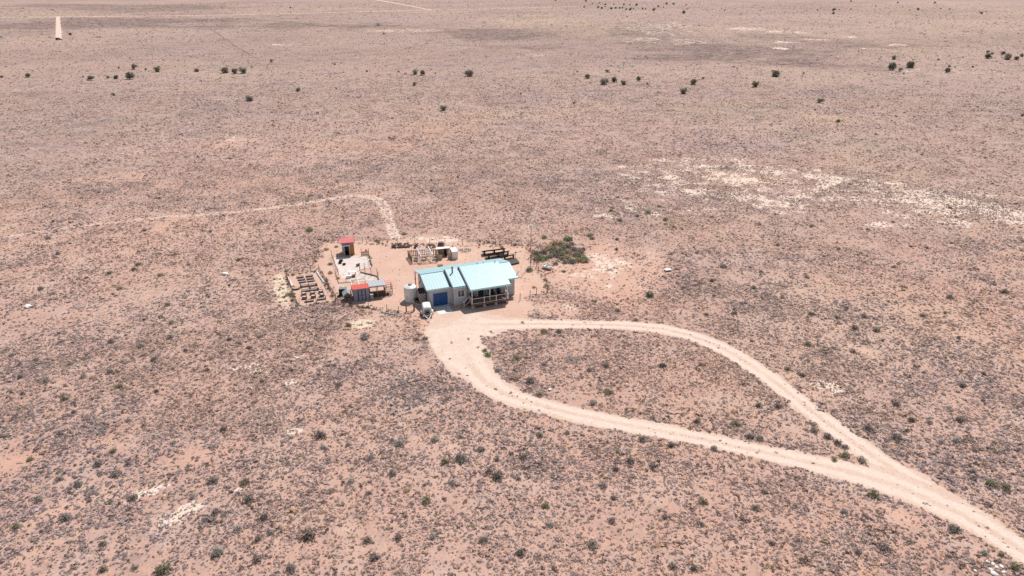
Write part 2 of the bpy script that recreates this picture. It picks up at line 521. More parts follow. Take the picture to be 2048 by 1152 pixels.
# ------------------------------------------------------------------ ground material
def ground_material(gravel=False):
    m, nt, bs = new_mat('white_gravel_ground' if gravel else 'desert_ground')
    N, L = nt.nodes, nt.links
    geo = N.new('ShaderNodeNewGeometry')

    def noise(scale, detail=5, rough=.6, dist=0.0, off=0.0):
        n = N.new('ShaderNodeTexNoise')
        n.inputs['Scale'].default_value = scale; n.inputs['Detail'].default_value = detail
        n.inputs['Roughness'].default_value = rough; n.inputs['Distortion'].default_value = dist
        if off:
            mp = N.new('ShaderNodeMapping'); mp.inputs['Location'].default_value = (off, off * .7, off * .3)
            L.new(geo.outputs['Position'], mp.inputs[0]); L.new(mp.outputs[0], n.inputs[0])
        else:
            L.new(geo.outputs['Position'], n.inputs[0])
        return n.outputs[0]

    def rng_(src, a, b, lo=0.0, hi=1.0):
        n = N.new('ShaderNodeMapRange'); n.interpolation_type = 'SMOOTHSTEP'
        L.new(src, n.inputs[0])
        for i, v in ((1, a), (2, b), (3, lo), (4, hi)): n.inputs[i].default_value = v
        return n.outputs[0]

    def mth(op, a, b):
        n = N.new('ShaderNodeMath'); n.operation = op
        for i, v in ((0, a), (1, b)):
            if isinstance(v, (int, float)): n.inputs[i].default_value = v
            else: L.new(v, n.inputs[i])
        return n.outputs[0]

    def mix(f, a, b, bl='MIX'):
        n = N.new('ShaderNodeMix'); n.data_type = 'RGBA'; n.blend_type = bl; n.clamp_factor = True
        for i, v in ((0, f), (6, a), (7, b)):
            if isinstance(v, tuple): n.inputs[i].default_value = (*v, 1)
            elif isinstance(v, (int, float)): n.inputs[i].default_value = v
            else: L.new(v, n.inputs[i])
        return n.outputs[2]

    A = N.new('ShaderNodeAttribute'); A.attribute_name = 'ga'
    B = N.new('ShaderNodeAttribute'); B.attribute_name = 'gb'
    sa = N.new('ShaderNodeSeparateColor'); L.new(A.outputs['Color'], sa.inputs[0])
    sb = N.new('ShaderNodeSeparateColor'); L.new(B.outputs['Color'], sb.inputs[0])
    bare, pale, red, dark = sa.outputs[0], sa.outputs[1], sa.outputs[2], A.outputs['Alpha']
    road, veg, yel, ypale = sb.outputs[0], sb.outputs[1], sb.outputs[2], B.outputs['Alpha']

    big = noise(.035, 5, .6, .4)
    mid = noise(.22, 6, .62, .3, 13)
    small = noise(1.1, 6, .65, .2, 31)
    fine = noise(5.0, 5, .7, 0, 57)
    grain = noise(16.0, 3, .7, 0, 77)
    vegn = noise(1.7, 5, .72, .3, 91)

    c = mix(rng_(big, .35, .65), C['soil1'], C['soil2'])
    c = mix(mth('MULTIPLY', rng_(mid, .48, .68), .55), c, C['soil3'])
    c = mix(mth('MULTIPLY', red, .8), c, C['redsoil'])
    # litter and dry grass cover over the soil
    vf = mth('MULTIPLY', veg, rng_(mth('ADD', mth('MULTIPLY', vegn, .65), mth('MULTIPLY', small, .35)), .38, .58, .35, 1.0))
    vc = mix(rng_(mid, .35, .65), C['veg1'], C['veg2'])
    vc = mix(yel, vc, C['yellow'])
    c = mix(vf, c, vc)
    spk2 = noise(.085, 6, .72, .4, 211)
    df = mth('MULTIPLY', dark, rng_(mth('ADD', mth('MULTIPLY', mid, .5), mth('MULTIPLY', spk2, .5)), .40, .58, .25, 1.1))
    c = mix(df, c, C['darkc'])
    spk = noise(.42, 5, .68, .2, 143)
    sf = mth('MULTIPLY', mth('MULTIPLY', rng_(spk, .545, .66), veg), .62)
    c = mix(sf, c, C['speck'])
    c = mix(mth('MULTIPLY', mth('MULTIPLY', rng_(spk2, .50, .64), rng_(veg, .55, .95)), .40), c, C['speck'])
    # worn yard soil
    c = mix(bare, c, mix(rng_(mid, .3, .7), C['yard1'], C['yard2']))
    pf = rng_(mth('ADD', pale, mth('ADD', mth('MULTIPLY', small, 1.1), mth('MULTIPLY', mid, 2.4))), 2.15, 2.30)
    pf = mth('MULTIPLY', pf, rng_(pale, .03, .2))
    c = mix(pf, c, mix(rng_(fine, .35, .65), C['pale1'], C['pale2']))
    yf = rng_(mth('ADD', ypale, mth('ADD', mth('MULTIPLY', small, 1.6), mth('MULTIPLY', fine, .8))), 1.55, 2.0)
    c = mix(mth('MULTIPLY', yf, rng_(ypale, .03, .3)), c, C['ypale'])
    rf = rng_(mth('ADD', road, mth('MULTIPLY', mth('SUBTRACT', small, .5), .5)), .15, .75)
    rf = mth('MULTIPLY', rf, rng_(road, .03, .2))
    RU = N.new('ShaderNodeAttribute'); RU.attribute_name = 'rut'
    ru = rng_(mth('ADD', RU.outputs['Fac'], mth('MULTIPLY', mth('SUBTRACT', small, .5), 1.2)), .15, .85)
    c = mix(rf, c, mix(ru, mix(rng_(mid, .35, .7), C['road0'], C['road1']), C['road2']))
    if gravel:
        c = mix(rng_(small, .3, .7), (.62, .51, .455), (.71, .63, .58))
    c = mix(rng_(fine, .25, .75), mix(1.0, c, (.86, .84, .82), 'MULTIPLY'), mix(1.0, c, (1.10, 1.11, 1.12), 'MULTIPLY'))
    c = mix(rng_(grain, .64, .72, 0, .4), c, C['pebble'])
    L.new(c, bs.inputs['Base Color'])
    bs.inputs['Roughness'].default_value = .95
    bs.inputs['Specular IOR Level'].default_value = .1
    bp = N.new('ShaderNodeBump'); bp.inputs['Strength'].default_value = .5; bp.inputs['Distance'].default_value = .05
    L.new(mth('ADD', mth('MULTIPLY', fine, .5), small), bp.inputs['Height'])
    L.new(bp.outputs[0], bs.inputs['Normal'])
    return m


C = dict(speck=(.19, .155, .135), soil1=(.615, .360, .258), soil2=(.64, .412, .314), soil3=(.62, .45, .36), redsoil=(.56, .29, .20),
         veg1=(.315, .238, .230), veg2=(.38, .298, .278), yellow=(.46, .37, .25), darkc=(.20, .138, .122),
         yard1=(.585, .38, .295), yard2=(.63, .435, .345), pale1=(.77, .63, .525), pale2=(.68, .54, .445), ypale=(.68, .56, .42),
         road0=(.62, .45, .36), road1=(.665, .505, .41), road2=(.71, .565, .475), pebble=(.36, .26, .21))
GM = ground_material()
M['gravel'] = ground_material(True)


def set_attr(me, name, arr):
    a = me.attributes.new(name, 'FLOAT_COLOR', 'POINT')
    a.data.foreach_set('color', np.ascontiguousarray(arr, dtype=np.float32).ravel())


def ground_attrs(me, x, y, road=None):
    F = fields(x, y)
    rr = np.hypot(x, y)
    veg = .50 + .46 * sstep(110, 300, rr) + .7 * (fbm(x, y, 70, 5, 71) - .5) + F['veg'] * .5 + F['darkveg'] * .3
    veg = np.clip(veg * (1 - .85 * F['yard']) * (1 - .7 * F['bare']), 0, .95)
    bare = np.maximum(F['yard'], F['bare'] * .55)
    yel = np.clip(F['yellow'] + .35 * sstep(.55, .75, fbm(x, y, 45, 4, 15)), 0, 1)
    dark = np.clip(F['dark'] * 1.35 + .30 * sstep(.42, .68, fbm(x, y, 110, 5, 4)) * sstep(180, 500, rr), 0, 1)
    red = np.clip(F['red'] + .25 * sstep(.5, .7, fbm(x, y, 25, 3, 44)), 0, 1)
    set_attr(me, 'ga', np.stack([bare, F['pale'], red, dark], 1))
    rd = road_cover(x, y)
    if road is not None: rd = np.maximum(rd, road)
    set_attr(me, 'gb', np.stack([rd, veg, yel, F['yellowpale']], 1))


def mesh_np(name, V, faces_flat, per, mat, parent=None):
    me = bpy.data.meshes.new(name)
    nf = len(faces_flat) // per
    me.vertices.add(len(V)); me.vertices.foreach_set('co', np.ascontiguousarray(V, dtype=np.float32).ravel())
    me.loops.add(len(faces_flat)); me.loops.foreach_set('vertex_index', np.ascontiguousarray(faces_flat, dtype=np.int32))
    me.polygons.add(nf)
    me.polygons.foreach_set('loop_start', np.arange(0, nf * per, per, dtype=np.int32))
    me.update(calc_edges=True)
    me.materials.append(mat)
    o = bpy.data.objects.new(name, me)
    COL.objects.link(o)
    if parent: o.parent = parent
    return o


# ground: one sheet, rings about the point under the viewpoint, finer in front
radii = np.concatenate([[0.5], np.geomspace(20, 60, 45)[:-1], np.geomspace(60, 2200, 560), np.geomspace(2300, 14000, 24)])
angs = np.concatenate([np.linspace(-52, 52, 660), np.linspace(54, 306, 70)])
angs = np.radians(angs)
na, nr = len(angs), len(radii)
RA, AN = np.meshgrid(radii, angs, indexing='ij')
gx = (RA * np.sin(AN)).ravel(); gy = (RA * np.cos(AN)).ravel()
V = np.stack([gx, gy, np.zeros_like(gx)], 1)
ii, jj = np.meshgrid(np.arange(nr - 1), np.arange(na), indexing='ij')
j2 = (jj + 1) % na
F4 = np.stack([ii * na + jj, (ii + 1) * na + jj, (ii + 1) * na + j2, ii * na + j2], -1).reshape(-1, 4)
F4 = F4[:, ::-1]
go = mesh_np('ground', V, F4.ravel(), 4, GM)
ground_attrs(go.data, gx, gy)
tag(go, 'pink desert soil plain dotted with scrub', 'ground', kind='structure')
# the little cap at the centre of the rings
cap = MB().lathe([(21, -.003)], 0, 0, 48)
capo = cap.build('ground_below_viewpoint', GM)
ground_attrs(capo.data, np.array([v.co.x for v in capo.data.vertices]), np.array([v.co.y for v in capo.data.vertices]))
capo.parent = go

# roads
for name, pts, w, stg, kind, zz in RIB:
    P = np.array([(p.x, p.y) for p in pts])
    T = np.gradient(P, axis=0); T /= np.linalg.norm(T, axis=1)[:, None] + 1e-9
    Nn = np.stack([-T[:, 1], T[:, 0]], 1)
    cross = np.array([-1.3, -1.0, -.8, -.6, -.42, -.2, 0, .2, .42, .6, .8, 1.0, 1.3])
    prof = np.array([0, .30, .75, .97, 1, .92, .85, .92, 1, .97, .75, .30, 0])
    rut = np.array([0, .1, .35, .85, 1, .45, .1, .45, 1, .85, .35, .1, 0])
    n = len(P)
    jl = (fbm(P[:, 0], P[:, 1], 5, 3, 61) - .5) * .35
    jr = (fbm(P[:, 0] + 50, P[:, 1], 5, 3, 62) - .5) * .35
    vx = np.zeros((n, len(cross))); vy = vx.copy()
    for k, cc in enumerate(cross):
        s = cc * (1 + (jl if cc < 0 else jr))
        vx[:, k] = P[:, 0] + Nn[:, 0] * w * s
        vy[:, k] = P[:, 1] + Nn[:, 1] * w * s
    x, y = vx.ravel(), vy.ravel()
    k = len(cross)
    a, b = np.meshgrid(np.arange(n - 1), np.arange(k - 1), indexing='ij')
    q = np.stack([a * k + b, a * k + b + 1, (a + 1) * k + b + 1, (a + 1) * k + b], -1).reshape(-1, 4)[:, ::-1]
    q = q[:, ::-1]
    ro = mesh_np(name, np.stack([x, y, np.full_like(x, zz) + np.repeat(np.arange(n), k) * 6e-5], 1), q.ravel(), 4, GM)
    pr = np.tile(prof, n) * stg
    if kind == 'track' and pts[0].y < 300: pr = pr * np.repeat(np.linspace(1.15, 1.6, n), k)
    if kind == 'ditch':
        ground_attrs(ro.data, x, y)
        at_ = ro.data.attributes['ga']
        buf = np.zeros(len(x) * 4, np.float32); at_.data.foreach_get('color', buf)
        buf = buf.reshape(-1, 4); buf[:, 3] = np.maximum(buf[:, 3], np.tile(prof, n) * 1.0)
        at_.data.foreach_set('color', buf.ravel())
    else:
        ground_attrs(ro.data, x, y, pr)
    rv = ro.data.attributes.new('rut', 'FLOAT', 'POINT'); wfade = np.clip((3.4 - w) / 1.0, 0, 1)[:, None] * (1.0 if pts[0].y < 300 else 0.0)
    rv.data.foreach_set('value', (np.tile(rut, (n, 1)) * wfade + .55 * (1 - wfade)).ravel().astype(np.float32))
    tag(ro, kind='structure')

# pale gravel run
GRAV = [(664, 515), (690, 513), (712, 512), (737.5, 510), (740, 522), (742.8, 534.7), (720, 539), (722, 545), (740, 549), (755, 552.5), (756, 559.5),
        (736, 561), (712.7, 562), (697, 560), (683, 556), (677, 545), (671, 530)]
mb = MB(); pts = [at(u, v, .008) for u, v in GRAV]
fine_pts = []
for a, b in zip(pts, pts[1:] + pts[:1]):
    for k in range(6):
        p = a.lerp(b, k / 6); fine_pts.append(p + Vector((random.uniform(-.12, .12), random.uniform(-.12, .12), 0)))
mb.add(fine_pts, [tuple(range(len(fine_pts)))])
tag(mb.build('gravel_yard', M['gravel']), kind='structure')

# concrete apron in front of the garage
mb = MB(); mb.add([hl(.75, .80, .02), hl(3.35, .80, .02), hl(3.1, -2.1, .02), hl(1.05, -2.15, .02)], [(0, 1, 2, 3)])
tag(mb.build('concrete_pad', M['concrete']), kind='structure')

# ================================================================== HOUSE
H = thing('house', 'long single storey grey house with a stepped aqua metal roof and front porch', 'house', (HO[0], HO[1], 0), PSI)
EZ, RZ = 3.03, 4.08            # eave and ridge heights of the main roof
mb = MB()
# walls: gable ended main body, projecting middle bay
mb.prism_x([(.55, 0), (8.05, 0), (8.05, 2.84), (4.3, 3.86), (.55, 2.84)], 3.95, 13.95)
mb.prism_x([(.82, 0), (8.05, 0), (8.05, 2.84), (4.3, 3.86), (.82, 2.84)], .45, 3.949)
wall = mb.build('wall', M['wall'], H)
mb = MB(); mb.b2(3.95, 5.95, -.08, .547, 0, 2.92)
bay = mb.build('bay_wall', M['wall'], H)
# horizontal siding joints as slim battens
mb = MB()
for z in (.35,): mb.b2(.447, .86, .805, .819, z, z + .03)
mb.build('wall_band', M['fascia'], wall)

mb = MB()
def roofseg(x0, x1, y0, y1, z0, z1, th, ribs=True, rib_off=0):
    mb.slab([(x0, y0, z0), (x1, y0, z0), (x1, y1, z1), (x0, y1, z1)], th)
    if ribs:
        n = max(1, int((x1 - x0) / .45))
        for k in range(n + 1):
            x = x0 + .02 + (x1 - x0 - .04) * k / n
            mb.bar((x, y0, z0 + .004), (x, y1, z1 + .004), .022, .024)
RB = 4.3
roofseg(5.0, 14.39, .12, RB, EZ - .02, RZ, .10)
roofseg(0, 4.996, .55, RB, EZ - .06, RZ, .10)
roofseg(0, 14.39, RB + .002, 8.55, RZ, EZ - .02, .10)
mb.b2(-.02, 14.41, RB - .14, RB + .14, RZ - .01, RZ + .035)
roof = mb.build('roof', M['roof'], H)
mb = MB(); roofseg(3.72, 5.90, -.33, 4.02, 3.20, RZ + .25, .16)
mb.build('middle_roof', M['roof'], H)
mb = MB(); roofseg(5.92, 12.42, -1.85, 3.86, 3.05, RZ + .46, .18)
mb.build('porch_roof', M['roof'], H)
# navy risers where the roof steps up
mb = MB()
mb.prism_x([(-.30, 3.00), (-.30, 3.19), (4.0, RZ + .23), (4.0, RZ - .02), (.55, 2.98)], 3.69, 3.718)
mb.prism_x([(-1.82, 2.90), (-1.82, 3.04), (3.84, RZ + .44), (3.84, RZ - .03), (.12, 3.02)], 5.87, 5.917)
mb.b2(3.62, 3.74, 3.9, 4.04, RZ - .05, RZ + .28)
mb.b2(5.80, 5.94, 3.74, 3.88, RZ - .05, RZ + .49)
mb.slab([(3.70, -.31, 3.225), (3.86, -.31, 3.225), (3.86, 4.0, RZ + .272), (3.70, 4.0, RZ + .272)], .012)  # flat navy strips added on the roof edges to widen the dark step band
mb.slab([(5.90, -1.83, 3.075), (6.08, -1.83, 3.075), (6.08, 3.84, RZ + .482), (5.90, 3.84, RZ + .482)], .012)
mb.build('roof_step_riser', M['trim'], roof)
# eave boards and gutters
mb = MB()
for x0, x1, y, z in ((0, 3.69, .53, EZ - .07), (3.74, 5.86, -.345, 3.12), (5.93, 12.42, -1.865, 3.01), (12.44, 14.39, .10, EZ - .03)):
    mb.b2(x0, x1, y - .02, y + .015, z - .19, z - .012)
mb.bar((-.015, .55, EZ - .14), (-.015, RB, RZ - .08), .03, .18)
mb.bar((-.015, RB, RZ - .08), (-.015, 8.5, EZ - .10), .03, .18)
mb.bar((14.405, .12, EZ - .10), (14.405, RB, RZ - .08), .03, .18)
mb.bar((14.405, RB, RZ - .08), (14.405, 8.5, EZ - .10), .03, .18)
mb.build('fascia', M['fascia'], roof)
mb = MB()
for x0, x1, y, z in ((.55, 3.66, .475, EZ - .04), (3.9, 5.8, -.40, 3.12), (6.0, 12.35, -1.92, 3.01), (12.5, 14.39, .045, EZ)):
    mb.b2(x0, x1, y - .05, y + .05, z - .12, z - .02)
mb.build('gutter', M['fascia'], roof)
mb = MB()  # dark strip on the solid gutter paints the shade of its inside
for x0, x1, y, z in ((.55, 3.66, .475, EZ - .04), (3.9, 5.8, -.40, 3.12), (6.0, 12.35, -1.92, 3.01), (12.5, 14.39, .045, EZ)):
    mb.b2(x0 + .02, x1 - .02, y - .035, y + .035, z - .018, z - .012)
mb.build('gutter_shade_strip', paint('gutter_shade', (.04, .12, .12), .6), roof)
mb = MB()                                   # downspout at the rear left corner
mb.tube((.1, 8.45, 2.9), (.1, 8.45, .25), .07, 6)
mb.build('downspout', M['dark'], H)
mb = MB(); mb.path([(.30, 6.2, 3.25), (.30, 5.2, 2.55), (-.3, 4.6, 2.35)], .045, 6)
mb.build('filler_pipe', M['dark'], H)
# stove flue and vents
mb = MB(); mb.tube((4.72, 3.05, 3.75), (4.72, 3.05, 4.95), .11, 12); mb.lathe([(.16, 4.93), (.16, 5.0), (.05, 5.1), (0.01, 5.1)], 4.72, 3.05, 12)
mb.tube((4.55, 2.95, 3.86), (4.72, 3.05, 4.02), .10, 10)
mb.build('flue_pipe', paint('flue_metal', (.10, .16, .18), .45, .5, .3), H)
for (a, b, z0, z1, r) in ((9.35, 5.0, 3.8, 4.35, .05), (10.25, 4.7, 3.9, 4.45, .045), (11.85, 3.7, 4.2, 4.85, .05)):
    mb = MB(); mb.tube((a, b, z0), (a, b, z1), r, 8); mb.lathe([(r * 2.4, z0 + .22), (r, z0 + .30), (.01, z0 + .3)], a, b, 8)
    mb.build('vent_pipe', M['trim'] if r < .06 else M['dark'], roof)
mb = MB()                                   # dish on the right gable
mb.tube((14.3, .9, 2.95), (14.62, .9, 3.2), .03, 6)
mb.lathe([(.02, 0), (.22, .03), (.36, .09), (.37, .10), (.22, .05), (.02, .02)], 0, 0, 18)
vs = mb.v; k0 = 16
Rm = Matrix.Translation((14.72, .95, 3.35)) @ Matrix.Rotation(R(35), 4, 'Z') @ Matrix.Rotation(R(-62), 4, 'X')
lat = len(vs) - 6 * 18
mb.v = [v if i < lat else tuple(Rm @ Vector(v)) for i, v in enumerate(vs)]
mb.build('satellite_dish', M['white'], H)
# garage door
mb = MB(); mb.b2(.99, 3.20, .77, .815, .02, 2.14)
for z in (.55, 1.08, 1.61): mb.b2(.985, 3.205, .764, .77, z - .012, z + .012)
for k in range(4):
    for j in range(4):
        mb.b2(1.05 + k * .54, 1.51 + k * .54, .762, .77, .10 + j * .53, .46 + j * .53)
gd = mb.build('garage_door', M['blue'], H)
mb = MB(); mb.b2(.88, .988, .77, .817, 0, 2.24); mb.b2(3.202, 3.31, .77, .817, 0, 2.24); mb.b2(.988, 3.202, .77, .817, 2.142, 2.24)
mb.build('door_frame', M['wall'], gd)
mb = MB(); mb.b2(2.06, 2.16, .74, .762, .28, .33); mb.build('handle', M['dark'], gd)


def window(x0, x1, y, z0, z1, mull=1):
    mb = MB(); w = .06
    mb.b2(x0, x1, y - .04, y, z0, z0 + w); mb.b2(x0, x1, y - .04, y, z1 - w, z1)
    mb.b2(x0, x0 + w, y - .038, y, z0 + w, z1 - w); mb.b2(x1 - w, x1, y - .038, y, z0 + w, z1 - w)
    for k in range(mull):
        xm = x0 + (x1 - x0) * (k + 1) / (mull + 1)
        mb.b2(xm - .035, xm + .035, y - .05, y, z0 + w, z1 - w)
    f = mb.build('window', M['white'], H)
    mb = MB(); mb.b2(x0 + w, x1 - w, y - .015, y + .03, z0 + w, z1 - w); mb.build('pane', M['glass'], f)
    mb = MB(); mb.b2(x0 - .05, x1 + .05, y - .10, y - .042, z0 - .05, z0); mb.build('sill', M['white'], f)
    return f


window(4.55, 5.60, -.085, 1.35, 2.45)
window(6.45, 7.25, .545, 1.60, 2.50)
window(9.65, 10.85, .545, 1.55, 2.55)
window(11.05, 12.0, .545, 1.60, 2.50)
window(12.75, 13.4, .545, 1.70, 2.45)
mb = MB(); mb.b2(7.95, 8.85, .50, .545, .70, 2.72); fd = mb.build('front_door', paint('dark_front_door', (.035, .03, .035), .5), H)
mb = MB(); mb.b2(7.86, 7.948, .49, .548, .66, 2.80); mb.b2(8.852, 8.94, .49, .548, .66, 2.80); mb.b2(7.948, 8.852, .49, .548, 2.722, 2.80)
mb.build('door_frame', M['white'], fd)
mb = MB(); mb.b2(7.50, 7.85, .44, .50, .70, 2.66); mb.build('screen_door', M['palewood'], H)
# porch
DX0, DX1, DY0, DZ = 6.12, 12.02, -2.02, .66
mb = MB()
nb = 20
for k in range(nb):
    y0 = DY0 + (.545 - DY0) * k / nb; y1 = DY0 + (.545 - DY0) * (k + 1) / nb
    mb.b2(DX0, DX1, y0 + .004, y1 - .004, DZ - .04, DZ)
mb.b2(DX0 + .02, DX1 - .02, DY0 + .02, DY0 + .07, DZ - .24, DZ - .042)
mb.b2(DX0 + .02, DX0 + .07, DY0 + .072, .54, DZ - .24, DZ - .042); mb.b2(DX1 - .07, DX1 - .02, DY0 + .072, .54, DZ - .24, DZ - .042)
mb.build('porch_deck', M['deck'], H)
for x in (6.35, 8.15, 10.0, 11.80):
    mb = MB(); mb.b2(x - .19, x + .19, DY0 + .01, DY0 + .40, 0, DZ - .245)
    mb.b2(x - .17, x + .17, DY0 + .03, DY0 + .38, .20, .21)
    mb.build('porch_pier', M['block'], H)


def rail(p, q, posts=(), name='porch_railing'):
    """white railing with slim balusters from p to q (deck level points)"""
    p, q = Vector(p), Vector(q); mb = MB()
    up = Vector((0, 0, 1))
    mb.bar(p + up * .93, q + up * .93, .075, .06); mb.bar(p + up * .12, q + up * .12, .05, .05)
    L = (q - p).length; n = max(2, int(L / .17))
    r = mb.build(name, M['white'], H)
    mb = MB()
    for k in range(1, n):
        c = p.lerp(q, k / n); mb.bar(c + up * .14, c + up * .90, .025)
    mb.build('baluster', M['tin'], r)
    for t in posts:
        c = p.lerp(q, t); MB().bar(c + up * .002, c + up * 1.02, .085).build('railing_post', M['white'], r)


rail((6.18, -1.97, DZ), (11.96, -1.97, DZ), (0.0, .335, .665, 1.0))
rail((6.18, -1.05, DZ), (6.18, -1.88, DZ), (0,))
rail((11.96, .4, DZ), (11.96, -1.88, DZ), (.45,))
rail((5.22, -1.05, 0.02), (6.08, -1.05, DZ), (0,), 'stair_railing')
mb = MB()
for k in range(3):
    mb.b2(5.28 + k * .28, 5.28 + k * .28 + .29, -1.0, 0.05, .16 + k * .165 - .03, .16 + k * .165)
mb.bar((5.2, -1.0, .05), (6.12, -1.0, .60), .05, .22); mb.bar((5.2, .02, .05), (6.12, .02, .60), .05, .22)
mb.build('stairs', M['deck'], H)
for x in (6.3, 9.1, 11.9):
    mb = MB(); mb.b2(x - .055, x + .055, -1.78, -1.67, DZ + .001, 2.88); mb.build('porch_post', M['white'], H)
mb = MB(); mb.bar((6.2, -1.72, 2.84), (12.2, -1.72, 2.84), .09, .16); mb.build('porch_beam', M['white'], H)
mb = MB(); mb.bar((.2, .52, 2.5), (.2, .52, 2.5001), .02); 

# porch furniture
def porch_chair(x, y, rz, label):
    p = hl(x, y, DZ); t = thing('porch_chair', label, 'chair', p, PSI + rz, 'dark chairs on the porch')
    MB().b2(-.27, .27, -.27, .27, .38, .45).build('seat', M['dark'], t)
    mb = MB(); mb.slab([(-.27, .24, 1.0), (.27, .24, 1.0), (.27, .30, 1.0), (-.27, .30, 1.0)], .56); mb.build('backrest', M['dark'], t)
    for sx in (-1, 1):
        for sy in (-1, 1):
            MB().bar((sx * .24, sy * .24, 0), (sx * .24, sy * .24, .38), .04).build('leg', M['dark'], t)
        MB().b2(sx * .29 - .03, sx * .29 + .03, -.27, .27, .60, .64).build('armrest', M['dark'], t)
porch_chair(6.85, -.25, .25, 'dark porch chair under the small window beside the stairs')
porch_chair(10.1, -.05, 0, 'dark porch chair between the front door and the porch railing corner')
porch_chair(11.1, -.05, -.2, 'dark porch chair nearest the right end of the porch')
t = thing('bicycle', 'dark bicycle leaning beside the front door on the porch', 'bicycle', hl(9.15, .25, DZ), PSI + .1)
for x in (-.5, .5):
    mb = MB(); n = 16
    ring = [(x + .32 * math.cos(2 * math.pi * k / n), 0, .33 + .32 * math.sin(2 * math.pi * k / n)) for k in range(n + 1)]
    mb.path(ring, .025, 5); mb.build('wheel', M['black'], t)
mb = MB(); mb.path([(-.5, 0, .33), (-.15, 0, .82), (.38, 0, .80), (.0, 0, .32), (-.15, 0, .82)], .02, 5); mb.path([(.5, 0, .33), (.38, 0, .98)], .02, 5); mb.path([(-.5, 0, .33), (0, 0, .32)], .02, 5)
mb.build('frame', M['dark'], t)
MB().bar((.36, -.25, .98), (.40, .25, .98), .03).build('handlebar', M['dark'], t)
MB().b2(-.27, -.03, -.06, .06, .84, .89).build('saddle', M['black'], t)

# ================================================================== TANKS AND BOXES BY THE HOUSE
def ground_thing(name, label, cat, u, v, rz=0.0, group=None):
    return thing(name, label, cat, at(u, v), rz, group)

t = ground_thing('water_tank', 'tall white cylindrical water tank standing against the left end of the house', 'water tank', 822, 599.5, PSI)
mb = MB(); mb.lathe([(1.0, 0), (1.0, .06), (.985, .07), (.985, .7), (.995, .72), (.995, .78), (.985, .80), (.985, 1.5), (.995, 1.52), (.995, 1.58), (.985, 1.6), (.985, 2.18), (.97, 2.24), (.90, 2.28), (.55, 2.47), (.42, 2.52)], 0, 0, 40)
mb.build('body', M['plastic'], t, True)
mb = MB(); mb.lathe([(.30, 2.50), (.30, 2.70), (.27, 2.74), (.02, 2.77)], 0, 0, 20); mb.build('lid', paint('grey_tank_lid', (.30, .32, .33), .6), t)
mb = MB(); mb.tube((.8, -.6, .15), (1.5, -.9, .15), .04, 6); mb.build('outlet_pipe', M['dark'], t)

t = ground_thing('utility_box', 'small pale box standing in front of the white water tank', 'box', 817.6, 602.6, PSI * .5)
MB().box(0, 0, .40, .72, .6, .80).build('body', M['plastic'], t, bevel=.02)
MB().box(0, 0, .835, .78, .66, .07).build('lid', paint('grey_box_lid', (.42, .43, .45), .6), t, bevel=.01)

t = thing('utility_cabinet', 'narrow pale shed with a dark sloping roof against the left house wall', 'cabinet', hl(-.28, 2.9), PSI)
mb = MB(); mb.prism_x([(-.55, 0), (.55, 0), (.55, 2.05), (-.55, 1.75)], -.42, .42); mb.build('body', paint('cabinet_boards', (.50, .43, .39), .8, 0, .12, 3, DUST, .3, 0, (8, 8, .6)), t)
mb = MB(); mb.slab([(-.5, -.66, 1.80), (.5, -.66, 1.80), (.5, .65, 2.14), (-.5, .65, 2.14)], .06); mb.build('roof', M['dark'], t)
mb = MB(); mb.b2(-.30, .30, -.575, -.552, .1, 1.6); mb.build('door', paint('cabinet_door', (.42, .36, .33), .8), t)

# junk in the shade beside the house
for k, (a, b, lab) in enumerate(((-1.0, 2.3, 'short white plank lying in the house shadow beside the pale cabinet'),)):
    t = thing('plank', lab, 'plank', hl(a, b, .02), PSI - .9)
    MB().b2(-.55, .55, -.06, .06, 0, .05).build('board', M['white'], t)
t = thing('wheelbarrow', 'dark wheelbarrow parked between the cabinet and the water tank', 'wheelbarrow', hl(-.95, 3.2), PSI + .6)
mb = MB(); mb.add([(-.3, -.45, .60), (.3, -.45, .60), (.3, .45, .60), (-.3, .45, .60), (-.18, -.25, .28), (.18, -.25, .28), (.18, .25, .28), (-.18, .25, .28)],
                  [(7, 6, 5, 4), (0, 4, 5, 1), (1, 5, 6, 2), (2, 6, 7, 3), (3, 7, 4, 0)]); mb.build('tray', M['dark'], t)
mb = MB(); mb.tube((-.05, -.55, .18), (.05, -.55, .18), .18, 14); mb.build('wheel', M['black'], t)
mb = MB(); mb.bar((-.22, -.5, .25), (-.26, .9, .5), .04); mb.bar((.22, -.5, .25), (.26, .9, .5), .04); mb.bar((-.22, .3, .3), (-.22, .35, 0), .03); mb.bar((.22, .3, .3), (.22, .35, 0), .03); mb.build('frame', M['wood'], t)

# flatbed trailer with a white canopy on it
TY = R(13)
t = ground_thing('flatbed_trailer', 'small pale flatbed trailer carrying a white canopy in front of the garage corner', 'trailer', 856.3, 636.5, TY)
mb = MB(); mb.b2(-.70, .70, .02, 2.75, .46, .52)
for k in range(7): mb.b2(-.69, .69, .06 + k * .385, .40 + k * .385, .521, .545)
mb.build('bed', M['palewood'], t)
mb = MB(); mb.b2(-.72, -.66, 0, 2.77, .34, .455); mb.b2(.66, .72, 0, 2.77, .34, .455); mb.b2(-.655, .655, 0, .07, .34, .455); mb.b2(-.655, .655, 2.7, 2.77, .34, .455); mb.build('frame', M['white'], t)
mb = MB(); mb.bar((-.4, 0, .38), (0.02, -1.25, .40), .07); mb.bar((.4, 0, .38), (-.02, -1.25, .40), .07); mb.tube((0, -1.12, .1), (0, -1.12, .62), .035, 8); mb.b2(-.06, .06, -1.42, -1.24, .38, .46); mb.b2(-.1, .1, -1.2, -1.05, .05, .1)
mb.build('tongue', M['white'], t)
